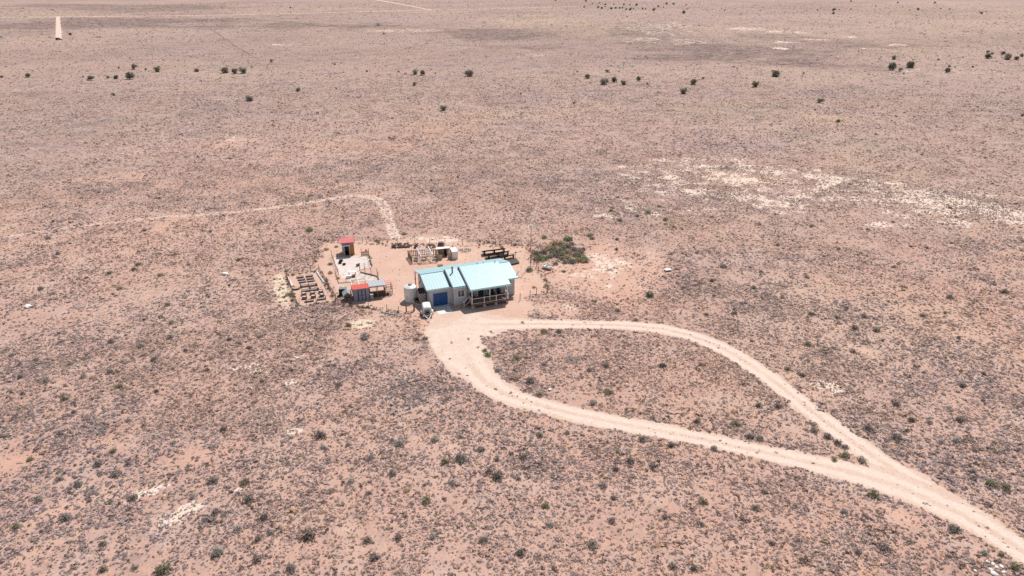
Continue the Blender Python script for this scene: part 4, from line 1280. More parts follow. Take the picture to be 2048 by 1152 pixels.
FC = [at(842.3, 513.6, 1.2), at(865.8, 510.8, 1.2), at(856.2, 493.4, 1.6), at(832.8, 496.8, 1.6)]
f0 = Vector((FC[0].x, FC[0].y, 0))
t = thing('timber_frame', 'white timber frame of an unroofed greenhouse inside the slatted pen', 'frame', f0, 0)
FL = [c - f0 for c in FC]
for c in FL: MB().bar((c.x, c.y, 0), (c.x, c.y, c.z), .10).build('post', M['white'], t)
for a, b in ((0, 3), (1, 2)): MB().bar(FL[a] + Vector((0, 0, .06)), FL[b] + Vector((0, 0, .06)), .13, .12).build('rafter', M['white'], t)
for k in range(5):
    a = FL[0].lerp(FL[3], k / 4); b = FL[1].lerp(FL[2], k / 4)
    MB().bar(a + Vector((0, 0, .16)), b + Vector((0, 0, .16)), .09, .08).build('purlin', M['white'], t)
for (u, v, r, lab) in ((848, 520, .5, 'round grey tub inside the white timber frame'), (832, 521.5, .4, 'pale tub beside the left post of the white timber frame'), (870, 519.5, .42, 'grey tub beside the right side of the slatted pen')):
    t = ground_thing('stock_tub', lab, 'tub', u, v, 0, 'tubs in the slatted pen')
    MB().lathe([(r, 0), (r, .40), (r * .93, .40), (r * .9, .12), (.01, .12)], 0, 0, 20).build('tub', paint('tub_' + str(int(u)), (.38, .35, .31), .6, .1, .2, 3), t)
    MB().lathe([(r * .9, .22), (.01, .24)], 0, 0, 18).build('soil', M['palesoil'], t)

a, b = at(905, 518.8), at(916.2, 517.6)
rz = math.atan2(b.y - a.y, b.x - a.x); BW2 = (b - a).length
t = thing('animal_shelter', 'white box shelter with an open tan side pen behind the house', 'shelter', a, rz)
MB().b2(0, BW2, 0, 1.9, 0, 1.38).build('wall', M['white'], t)
MB().slab([(-.04, -.05, 1.43), (BW2 + .05, -.05, 1.43), (BW2 + .05, 2.0, 1.43), (-.04, 2.0, 1.43)], .048).build('roof', M['white'], t)
tan = paint('tan_boards', (.47, .37, .29), .85, 0, .2, 3, DUST, .3)
mb = MB(); mb.b2(-2.45, -2.39, .35, 2.6, 0, 1.05); mb.b2(-2.385, -.01, 2.55, 2.6, 0, 1.35); mb.b2(-2.385, -1.75, .30, .35, 0, .95);
mb.build('pen_wall', tan, t)
MB().b2(-.75, -.01, .30, .35, 0, 1.25).build('pen_wall', tan, t)
MB().slab([(-2.5, 1.75, 1.52), (-.02, 1.75, 1.52), (-.02, 2.75, 1.45), (-2.5, 2.75, 1.45)], .05).build('pen_roof', M['white'], t)
mb = MB()
for x in (-2.42, -1.3, -.06): mb.bar((x, 1.80, 0), (x, 1.80, 1.46), .08)
mb.bar((-2.42, .36, .98), (-2.42, 1.8, 1.45), .06); mb.build('post', M['palewood'], t)
MB().b2(-1.15, -.62, 1.84, 1.90, 0, 1.35).build('doorway', M['inside'], t)
mb = MB(); mb.b2(-1.6, -1.15, 1.3, 1.6, 0, .5); mb.build('feed_box', M['wood'], t)

# log piles along the back fence
def log_pile(u, v, L, W, n, label, r=.11, seed=0, tone='log', h=.6):
    rd = random.Random(seed); t = ground_thing('log_pile', label, 'log pile', u, v, .1, 'piles of cut wood by the back fence')
    mb = MB()
    for k in range(n):
        x = rd.uniform(-L / 2, L / 2); y = rd.uniform(-W / 2, W / 2); z = r + max(0, h * (1 - abs(2 * x / L) ** 2) * rd.random())
        a = rd.uniform(-.9, .9); l = rd.uniform(.2, .5)
        d = Vector((math.cos(a) * l / 2 * rd.choice((1, .4)), math.sin(a) * l / 2 + .1, rd.uniform(-.05, .12)))
        c = Vector((x, y, z)); mb.tube(c - d, c + d, r * rd.uniform(.7, 1.25), 7)
    mb.build('logs', M[tone], t)
log_pile(795.5, 494.5, 2.3, .9, 46, 'leftmost pile of cut logs, widest along the back fence', .13, 1)
log_pile(814.5, 493.6, 1.7, .8, 34, 'pile of cut logs right beside the leftmost widest pile', .12, 2)
log_pile(834.5, 495.0, 1.0, .7, 20, 'smallest log pile, just behind the slatted pen', .12, 3)
log_pile(861.5, 494.3, 1.6, .7, 32, 'log pile between the white frame and the white shelter', .11, 4)
log_pile(928.5, 501.8, 2.4, 1.4, 46, 'low flat heap of thin sticks right of the white shelter', .06, 6, 'deadwood', .15)
t = ground_thing('board_stack', 'dark stack of boards on edge just behind the white shelter', 'board stack', 882, 490.8, .05)
mb = MB()
for k in range(5): mb.b2(-.6 + .03 * k, .62 - .04 * k, -.4 + .02 * k, .4, .05 + .13 * k, .14 + .13 * k)
mb.b2(-.45, -.35, -.4, .4, 0, .05); mb.b2(.35, .45, -.4, .4, 0, .05); mb.build('boards', M['log'], t)
for (u, v, sc) in ((868, 534.5, 1),):
    t = ground_thing('brick_box', 'small reddish brown crate just behind the house roof', 'crate', 880.5, 535, PSI)
    MB().b2(-.4, .4, -.3, .3, 0, .45).build('body', paint('red_brown_crate', (.16, .06, .045), .8, 0, .3), t, bevel=.02); MB().b2(-.43, .43, -.33, .33, .452, .5).build('lid', M['wood'], t)
    t.name = 'storage_crate'

# ================================================================== SOLAR RACKS
def solar_rack(pl_, pr_, label, n=4):
    a, b = at(*pl_), at(*pr_); rz = math.atan2(b.y - a.y, b.x - a.x); L = (b - a).length
    t = thing('solar_rack', label, 'solar panels', a, rz, 'solar panel racks behind the house')
    tilt = R(30); D = 1.35; z1 = 1.02; z0 = z1 - D * math.sin(tilt); dy = D * math.cos(tilt)
    for k in range(n):
        x0, x1 = L * k / n + .015, L * (k + 1) / n - .015
        mb = MB(); mb.slab([(x0, 0, z1), (x1, 0, z1), (x1, dy, z0), (x0, dy, z0)], .045)
        pn = mb.build('panel', M['solarback'], t)
        mb = MB(); mb.add([(x0 + .03, .03, z1 + .001 - .016), (x1 - .03, .03, z1 - .015), (x1 - .03, dy - .03, z0 + .021), (x0 + .03, dy - .03, z0 + .021)], [(0, 1, 2, 3)]); mb.build('cells', M['solar'], pn)
    mb = MB()
    for y, z in ((.12, z1 - .13), (dy - .12, z0 + .01)): mb.bar((0, y, z), (L, y, z), .06, .06)
    mb.build('beam', M['dark'], t)
    for k in range(3):
        x = L * (.08 + .42 * k)
        MB().b2(x - .14, x + .14, .05, .22, 0, z1 - .17).build('support', M['dark'], t); MB().bar((x, dy - .12, 0), (x, dy - .12, z0), .07).build('leg', M['dark'], t)
    mb = MB(); mb.b2(0, L, .0, dy, .012, .03); 
    return t
solar_rack((966, 512.2), (1012, 506.3), 'farthest rack of dark solar panels behind the house')
solar_rack((974.5, 519.2), (1020, 511.6), 'middle rack of dark solar panels behind the house')
solar_rack((990, 526.5), (1030.5, 518.4), 'nearest rack of dark solar panels, partly hidden by the house roof')
Q = [at(1012, 523.8), at(1032, 519.2), at(1039.5, 527.2), at(1021, 531.5)]  # dark four-cornered patch, built as a low slab on legs
o = Q[0]; t = thing('dark_ground_slab', 'flat dark slab lying low beside the right end of the house roof', 'panel', o, 0)
MB().slab([q - o + Vector((0, 0, .28)) for q in Q], .06).build('panel', paint('brown_black_slab', (.045, .03, .028), .5, 0, .2), t)
for q in Q: w = (q - o) * .9 + (Q[2] - o) * .05; MB().bar((w.x, w.y, 0), (w.x, w.y, .219), .06).build('leg', M['dark'], t)
t = ground_thing('antenna_pole', 'short pole with a slanting crossbar right of the solar panels', 'antenna', 1031.5, 514.5, 0)
MB().tube((0, 0, 0), (0, 0, .95), .04, 7).build('pole', M['dark'], t)
MB().tube((-1.1, -.2, .72), (1.15, .2, 1.1), .035, 6).build('crossbar', M['wood'], t); MB().b2(-.12, .12, -.1, .1, .86, 1.02).build('mount', M['dark'], t)

# wind turbine mast
t = ground_thing('wind_turbine', 'tall thin mast with a small white wind turbine on top', 'wind turbine', 1061.5, 534.5, 0)
MB().tube((0, 0, 0), (0, 0, 7.4), .06, 8, .035).build('mast', M['wire'], t)
mb = MB(); mb.tube((-.3, .1, 7.55), (.3, -.1, 7.55), .12, 10, .09); mb.tube((.05, 0, 7.4), (.05, 0, 7.5), .05, 8); mb.build('nacelle', M['white'], t, bevel=.0)
mb = MB(); mb.bar((.3, -.1, 7.55), (.85, -.28, 7.6), .04); mb.add([(.7, -.22, 7.45), (1.0, -.33, 7.45), (1.05, -.35, 7.85), (.8, -.26, 7.8), (.7, -.20, 7.45), (1.0, -.31, 7.45), (1.05, -.33, 7.85), (.8, -.24, 7.8)], [(0, 1, 2, 3), (7, 6, 5, 4), (0, 4, 5, 1), (1, 5, 6, 2), (2, 6, 7, 3), (3, 7, 4, 0)]); mb.build('tail_fin', M['white'], t)
for k in range(3):
    a = R(20 + 120 * k); c = Vector((-.34, .11, 7.55)); d = Vector((.3 * math.sin(a), .95 * math.sin(a), math.cos(a))) * .55
    MB().bar(c + d * .1, c + d, .09, .02).build('blade', M['white'], t)
for k in range(3):
    a = R(90 + 120 * k); MB().tube((0, 0, 5.2), (2.0 * math.cos(a), 2.0 * math.sin(a), 0.02), .009, 4).build('guy_wire', M['wire'], t)

# boat
a, b = at(1086.5, 534.5), at(1103.2, 540.5)
rz = math.atan2(b.y - a.y, b.x - a.x); BL = (b - a).length
t = thing('rowing_boat', 'small white boat lying on the sand below the thicket', 'boat', a, rz)
st = [(0, .42, .10), (.12, .52, .03), (.45, .56, .0), (.75, .46, .02), (.92, .24, .08), (1.0, .03, .16)]
vs = []
for f, hw, kz in st:
    x = f * BL
    vs += [(x, -hw, .52 + .06 * f), (x, -hw * .8, kz + .18), (x, 0, kz), (x, hw * .8, kz + .18), (x, hw, .52 + .06 * f)]
inn = []
for f, hw, kz in st:
    x = .04 + f * (BL - .09); h2 = max(.01, hw - .05)
    inn += [(x, -h2, .53 + .06 * f), (x, -h2 * .78, kz + .22), (x, 0, kz + .06), (x, h2 * .78, kz + .22), (x, h2, .53 + .06 * f)]
n5 = 5; ns = len(st); fs = []
for k in range(ns - 1):
    for i in range(4):
        fs.append((k * 5 + i, (k + 1) * 5 + i, (k + 1) * 5 + i + 1, k * 5 + i + 1))
        o5 = ns * 5; fs.append((o5 + k * 5 + i, o5 + k * 5 + i + 1, o5 + (k + 1) * 5 + i + 1, o5 + (k + 1) * 5 + i))
    for i in (0, 4): fs.append((k * 5 + i, ns * 5 + k * 5 + i, ns * 5 + (k + 1) * 5 + i, (k + 1) * 5 + i))
fs.append((0, 1, 2, 3, 4)); o5 = ns * 5; fs.append((o5 + 4, o5 + 3, o5 + 2, o5 + 1, o5)); fs.append((0, 4, o5 + 4, o5))
MB().add(vs + inn, fs).build('hull', M['white'], t)
for f in (.2, .62): MB().b2(BL * f - .12, BL * f + .12, -.46, .46, .40, .44).build('seat', M['white'], t)
MB().b2(BL * .38, BL * .48, -.2, .2, .12, .32).build('cool_box', M['dark'], t)

# white sheet, stones, brushwood
t = ground_thing('white_board', 'flat white board lying alone in the scrub right of the thicket', 'board', 1335, 541.5, .3)
MB().slab([(-.55, -.45, .32), (.55, -.45, .30), (.55, .45, .22), (-.55, .45, .26)], .05).build('board', M['white'], t)
for k, x in enumerate((-.4, .4)): MB().b2(x - .05, x + .05, -.4, .4, .02, .18).build('batten', M['palewood'], t)
def stone(u, v, r, label, seed):
    rd = random.Random(seed); t = ground_thing('white_stone', label, 'stone', u, v, rd.uniform(0, 6), 'white stones at the roadside')
    import bmesh
    bm = bmesh.new(); bmesh.ops.create_icosphere(bm, subdivisions=2, radius=r)
    for vv in bm.verts:
        k = 1 + .28 * (vnoise(np.array([vv.co.x * 4 + seed * 9]), np.array([vv.co.y * 4 + vv.co.z * 5]), r * 2.4)[0] - .5) * 2
        vv.co = Vector((vv.co.x * k * 1.25, vv.co.y * k, max(-.02, vv.co.z * k * .6 + r * .35)))
    me = bpy.data.meshes.new('stone'); bm.to_mesh(me); bm.free(); me.materials.append(M['stone'])
    o = bpy.data.objects.new('rock', me); COL.objects.link(o); o.parent = t
SL = ['small white stone, topmost of the heap near the bottom right corner', 'white stone second from the top of the roadside heap', 'flat white stone in the middle of the roadside heap', 'white stone at the right edge of the roadside heap',
      'largest white stone, lowest of the roadside heap', 'small white stone at the left edge of the roadside heap', 'white stone just above and left of the largest roadside stone', 'white stone below the right edge of the roadside heap']
for i, (u, v, r) in enumerate(((1975, 1124, .13), (1986, 1129, .16), (1993, 1135, .13), (2003, 1134, .16), (1988, 1149, .23), (1950, 1142, .12), (1982, 1140, .15), (2007, 1145, .13))):
    stone(u, v, r, SL[i], i + 3)
for i, (u, v, r, lab) in enumerate(((450, 549, .45, 'pale stone alone in the scrub left of the garden'), (56, 614.5, .42, 'pale stone near the left edge level with the garden'), (1100, 780, .2, 'small white stone beside the lower driveway'))):
    stone(u, v, r, lab, 40 + i)
t = ground_thing('brushwood_heap', 'heap of bare grey branches inside the driveway loop', 'branches', 1148, 721, 0)
rd = random.Random(5); mb = MB()
for k in range(46):
    c = Vector((rd.uniform(-.9, .9), rd.uniform(-.7, .7), rd.uniform(.05, .35))); a = rd.uniform(0, 6.3); l = rd.uniform(.4, 1.0)
    d = Vector((math.cos(a) * l, math.sin(a) * l, rd.uniform(-.15, .35))); mb.tube(c, c + d, .035, 5, .012)
mb.build('branches', M['deadwood'], t)

# ================================================================== FAR THINGS
t = ground_thing('cargo_trailer', 'white box trailer standing alone far out on the plain', 'trailer', 756.5, 51.5, .12)
MB().b2(-2.6, 2.6, -1.2, 1.2, .55, 3.0).build('body', paint('dusty_white_panel', (.82, .80, .77), .6, 0, .08), t, bevel=.05)
MB().b2(-2.62, 2.62, -1.22, 1.22, 3.002, 3.1).build('roof', M['white'], t)
for x in (-.7, .5):
    for y in (-1.1, 1.1): MB().tube((x, y - .12, .4), (x, y + .12, .4), .4, 14).build('wheel', M['tyre'], t)
MB().bar((2.6, 0, .55), (4.0, 0, .5), .15).build('tongue', M['dark'], t)
def vehicle(label, u, v, rz, mat, name='parked_car', cat='car'):
    t = ground_thing(name, label, cat, u, v, rz)
    body = [(-2.3, .35), (2.2, .35), (2.3, .8), (1.4, .98), (-2.3, 1.05)]
    MB().prism_y(body, -.9, .9).build('body', mat, t, bevel=.05)
    MB().prism_y([(-2.2, 1.05), (.95, 1.0), (.35, 1.6), (-1.9, 1.66)], -.78, .78).build('cabin', M['glass'], t)
    MB().prism_y([(-1.9, 1.67), (.35, 1.61), (.35, 1.66), (-1.9, 1.72)], -.76, .76).build('roof', mat, t)
    for x in (-1.45, 1.4):
        for y in (-.86, .86): MB().tube((x, y - .1, .34), (x, y + .1, .34), .34, 14).build('wheel', M['tyre'], t)
vehicle('dark car parked at the near end of the straight far dirt road', 118, 80, .05, M['car'])
vehicle('white car at the left edge far out on the plain', 3, 76.5, .3, M['white'])

# far power poles / posts left out: none can be told apart in the photograph

# ================================================================== VEGETATION
SUN_DIR = Vector((.25, .60, 1.0)).normalized()


def tri_dome(n, seed, flat=.75, size=.42, inner=.45):
    """n leafy triangles spread through a low dome of radius 1"""
    g = np.random.default_rng(seed)
    a = g.uniform(0, 2 * np.pi, n); z = g.uniform(0.02, 1, n) ** .8
    r = g.uniform(inner, 1.0, n)
    lump = 1 + .22 * np.sin(3 * a + seed) + .12 * np.sin(5 * a + 2 * seed)
    c = np.stack([np.cos(a) * np.sqrt(1 - z * z) * r * lump, np.sin(a) * np.sqrt(1 - z * z) * r * lump, z * r * flat], 1)
    nrm = c / (np.linalg.norm(c, axis=1)[:, None] + 1e-6) + g.normal(0, .5, (n, 3))
    nrm /= np.linalg.norm(nrm, axis=1)[:, None]
    up = g.normal(0, 1, (n, 3)); e1 = np.cross(nrm, up); e1 /= np.linalg.norm(e1, axis=1)[:, None]
    e2 = np.cross(nrm, e1)
    s = size * g.uniform(.6, 1.25, n)[:, None]
    v = np.stack([c + e1 * s, c - .5 * e1 * s + .8 * e2 * s, c - .5 * e1 * s - .8 * e2 * s], 1)
    v[..., 2] = np.maximum(v[..., 2], .0)
    return v.reshape(-1, 3)


TONES = np.array([[.60, .485, .445], [.53, .415, .375], [.43, .33, .295], [.64, .53, .48], [.26, .195, .16], [.66, .48, .33], [.46, .41, .31]])
TPROB = np.array([.30, .20, .17, .16, .08, .05, .04])


def scatter(r0, r1, cell, dens, tris, smin, smax, seed, hsc, lite):
    """jittered grid of scrub clumps in a ring sector in front of the viewpoint; returns vertices and colours"""
    g = np.random.default_rng(seed)
    xs = np.arange(-r1 * .80, r1 * .80, cell); ys = np.arange(r0 * .60, r1, cell)
    X, Y = np.meshgrid(xs, ys)
    X = (X + g.uniform(-.5, .5, X.shape) * cell).ravel(); Y = (Y + g.uniform(-.5, .5, Y.shape) * cell).ravel()
    rr = np.hypot(X, Y); an = np.abs(np.arctan2(X, Y))
    k = (rr > r0) & (rr < r1) & (an < R(51 if r0 < 60 else 44)); X, Y, rr = X[k], Y[k], rr[k]
    F = fields(X, Y)
    rd = road_cover(X, Y)
    cl = fbm(X, Y, 7.0, 4, 101)
    cl2 = fbm(X, Y, 2.8, 3, 131)
    p = dens * np.clip(.68 + .8 * (cl - .48) + 1.35 * (cl2 - .5), .05, 1.3) * sstep(r1, r1 / 1.28, rr) * (sstep(r0, r0 * 1.24, rr) if r0 > 50 else 1)
    p = p * (1 - .93 * F['yard']) * (1 - .92 * np.clip(F['bare'], 0, 1)) * (1 - .35 * np.clip(F['pale'], 0, 1)) * (1 - .6 * np.clip(F['yellowpale'], 0, 1)) * (1 - .985 * sstep(.15, .6, rd))
    p = p * (1 + .5 * F['darkveg'] + .3 * F['dark']) * (1 - .35 * np.clip(F['red'], 0, 1))
    k = g.random(X.shape) < p
    X, Y, cl, rd = X[k], Y[k], cl[k], rd[k]
    yd = F['yard'][k]
    n = len(X)
    S = smin + (smax - smin) * g.random(n) ** 2.2
    S = np.where(g.random(n) < .05, S * 1.75, S)
    S *= (.8 + .5 * cl) * (1 - .5 * sstep(.5, 1, yd))
    ti = g.choice(len(TONES), n, p=TPROB)
    col = TONES[ti] * g.uniform(.8, 1.25, (n, 1)) * lite
    warm = fbm(X, Y, 18, 3, 77)[:, None]
    col = col * (1 + (warm - .5) * np.array([[.5, .35, .1]]))
    T = [tri_dome(tris, seed * 31 + j, .8, 1.55 / math.sqrt(tris) + .08) for j in range(7)]
    which = g.integers(0, len(T), n)
    th = g.uniform(0, 2 * np.pi, n)
    asp = g.uniform(.75, 1.45, n)
    Vs = np.empty((n, tris * 3, 3), np.float32); Cs = np.empty((n, tris * 3, 4), np.float32)
    for j in range(len(T)):
        m = which == j
        t = T[j][None]
        c, s = np.cos(th[m])[:, None], np.sin(th[m])[:, None]
        x = t[..., 0] * (S[m] * asp[m])[:, None]; y = t[..., 1] * (S[m] / asp[m])[:, None]
        Vs[m, :, 0] = x * c - y * s + X[m][:, None]
        Vs[m, :, 1] = x * s + y * c + Y[m][:, None]
        Vs[m, :, 2] = t[..., 2] * (S[m] * hsc)[:, None]
    # each leaf clump its own shade of the plant's colour
    lv = np.repeat(g.uniform(.72, 1.28, (n, tris)), 3, axis=1)
    Cs[..., :3] = col[:, None, :] * lv[..., None]; Cs[..., 3] = 1
    return Vs.reshape(-1, 3), Cs.reshape(-1, 4)


SCRUB_MAT = tinted('scrub_leaves')
parts = []
DEN = 1.0
for args in ((36, 122, .235, .92, 11, .085, .27, 1, .75, 1.0), (98, 225, .33, .90, 6, .095, .30, 2, .7, 1.0), (180, 400, .66, .85, 5, .15, .42, 3, .65, 1.05), (320, 800, 1.6, .6, 4, .24, .58, 4, .6, 1.0), (640, 1700, 4.6, .7, 3, .4, 1.15, 5, .6, .95)):
    parts.append(scatter(*args))
    print('scrub', args[0], len(parts[-1][0]) // 3)
Vv = np.concatenate([p[0] for p in parts]); Cc = np.concatenate([p[1] for p in parts])
so = mesh_np('scrub', Vv, np.arange(len(Vv)), 3, SCRUB_MAT)
set_attr(so.data, 'tint', Cc)
tag(so, 'low grey desert scrub covering the plain', 'scrub', kind='stuff')
del parts, Vv, Cc

# little tufts along the middle of the drive
g = np.random.default_rng(11)
TX, TY_ = [], []
for name, pts, w, stg, kind, zz in RIB[:2]:
    P = np.array([(p.x, p.y) for p in pts]); T = np.gradient(P, axis=0); T /= np.linalg.norm(T, axis=1)[:, None]
    Nn = np.stack([-T[:, 1], T[:, 0]], 1)
    gate = fbm(P[:, 0], P[:, 1], 9, 3, 201) > .50
    for i in range(14, len(P) - 4):
        if gate[i]:
            for k in range(2):
                o = g.normal(0, .22); TX.append(P[i, 0] + Nn[i, 0] * o + g.uniform(-.6, .6) * T[i, 0]); TY_.append(P[i, 1] + Nn[i, 1] * o + g.uniform(-.6, .6) * T[i, 1])
TX, TY_ = np.array(TX), np.array(TY_); n = len(TX)
t0 = [tri_dome(9, 900 + j, .8, .5) for j in range(5)]
Vs = np.concatenate([t0[i % 5] * (.05 + .10 * g.random() ** 2) + np.array([[TX[i], TY_[i], .01]]) for i in range(n)])
cols = np.array([[.50, .34, .22], [.44, .32, .20], [.30, .25, .16], [.36, .29, .22]])
cs = np.concatenate([np.tile(np.append(cols[g.integers(0, 4)] * g.uniform(.8, 1.2), 1), (27, 1)) for i in range(n)])
to = mesh_np('roadside_tufts', Vs, np.arange(len(Vs)), 3, SCRUB_MAT); set_attr(to.data, 'tint', cs)
tag(to, 'dry tufts growing along the middle of the driveway', 'dry grass', kind='stuff')

# dry weeds that collect along the foot of the fences
LINES = [([(650, 483), (690, 485.5), (760, 487.5), (830, 489.5), (890, 489.5), (960, 491.5), (1054, 492.5)], 1.7, .5), ([(630, 526), (637, 500), (650, 483)], .9, .35),
         ([(573, 552), (605, 547), (637.6, 542), (649, 562), (660, 582), (671.8, 602.6), (633, 608), (594.5, 612.7), (584, 584), (573, 552)], 2.2, .22),
         ([(672, 603), (700, 612), (737, 615), (774, 623), (797, 626.5)], 2.2, .3), ([(1057, 494), (1066, 512), (1074, 530)], 1.3, .4), ([(1083, 552), (1090, 562), (1095, 585)], 1.5, .3), ([(1095, 586), (1073, 591), (1060, 597)], 1.2, .3),
         ([(566, 545), (560, 560), (574, 590), (590, 616)], 1.0, .8), ([(737.8, 512), (740.3, 523), (743.1, 534.7)], 2.0, .12)]
WX, WY, WS = [], [], []
for L_, per, spread in LINES:
    W = [at(u, v) for u, v in L_]
    for a, b in zip(W[:-1], W[1:]):
        for k in range(int((b - a).length * per * 2)):
            p = a.lerp(b, g.random()); WX.append(p.x + g.normal(0, spread)); WY.append(p.y + g.normal(0, spread)); WS.append(.10 + .24 * g.random() ** 2)
n = len(WX)
t0 = [tri_dome(14, 950 + j, .8, .45) for j in range(6)]
Vs = np.concatenate([t0[i % 6] * WS[i] + np.array([[WX[i], WY[i], 0]]) for i in range(n)])
cols = np.array([[.30, .22, .17], [.24, .185, .145], [.36, .28, .20], [.28, .25, .17]])
cs = np.concatenate([np.tile(np.append(cols[g.integers(0, 4)] * g.uniform(.8, 1.2), 1), (42, 1)) for i in range(n)])
wo = mesh_np('weeds', Vs, np.arange(len(Vs)), 3, SCRUB_MAT); set_attr(wo.data, 'tint', cs)
tag(wo, 'dry brown weeds gathered along the foot of the fences', 'weeds', kind='stuff')

# ---- individual shrubs
SH = {}
SHRUB_TONE = dict(grey=(.37, .325, .285), pale=(.50, .46, .41), dark=(.31, .265, .225), olive=(.34, .32, .215), green=(.33, .36, .20), tan=(.52, .40, .25), teal=(.32, .345, .28))
for tone, col in SHRUB_TONE.items():
    fm = foliage('shrub_' + tone, col)
    for j in range(3):
        t = tri_dome(190, 300 + j * 7 + len(SH), .85, .17, .35)
        stems = []
        gg = np.random.default_rng(len(SH) + 50)
        for k in range(14):
            a = gg.uniform(0, 6.28); rr_ = gg.uniform(.5, .95); e = np.array([math.cos(a) * rr_, math.sin(a) * rr_, gg.uniform(.3, .8)])
            b = np.array([math.cos(a + 1.5), math.sin(a + 1.5), 0]) * .03
            stems += [b, -b, e]
        v = np.concatenate([t, np.array(stems)])
        me_o = mesh_np('tmp', v, np.arange(len(v)), 3, fm)
        SH[(tone, j)] = me_o.data
        bpy.data.objects.remove(me_o)

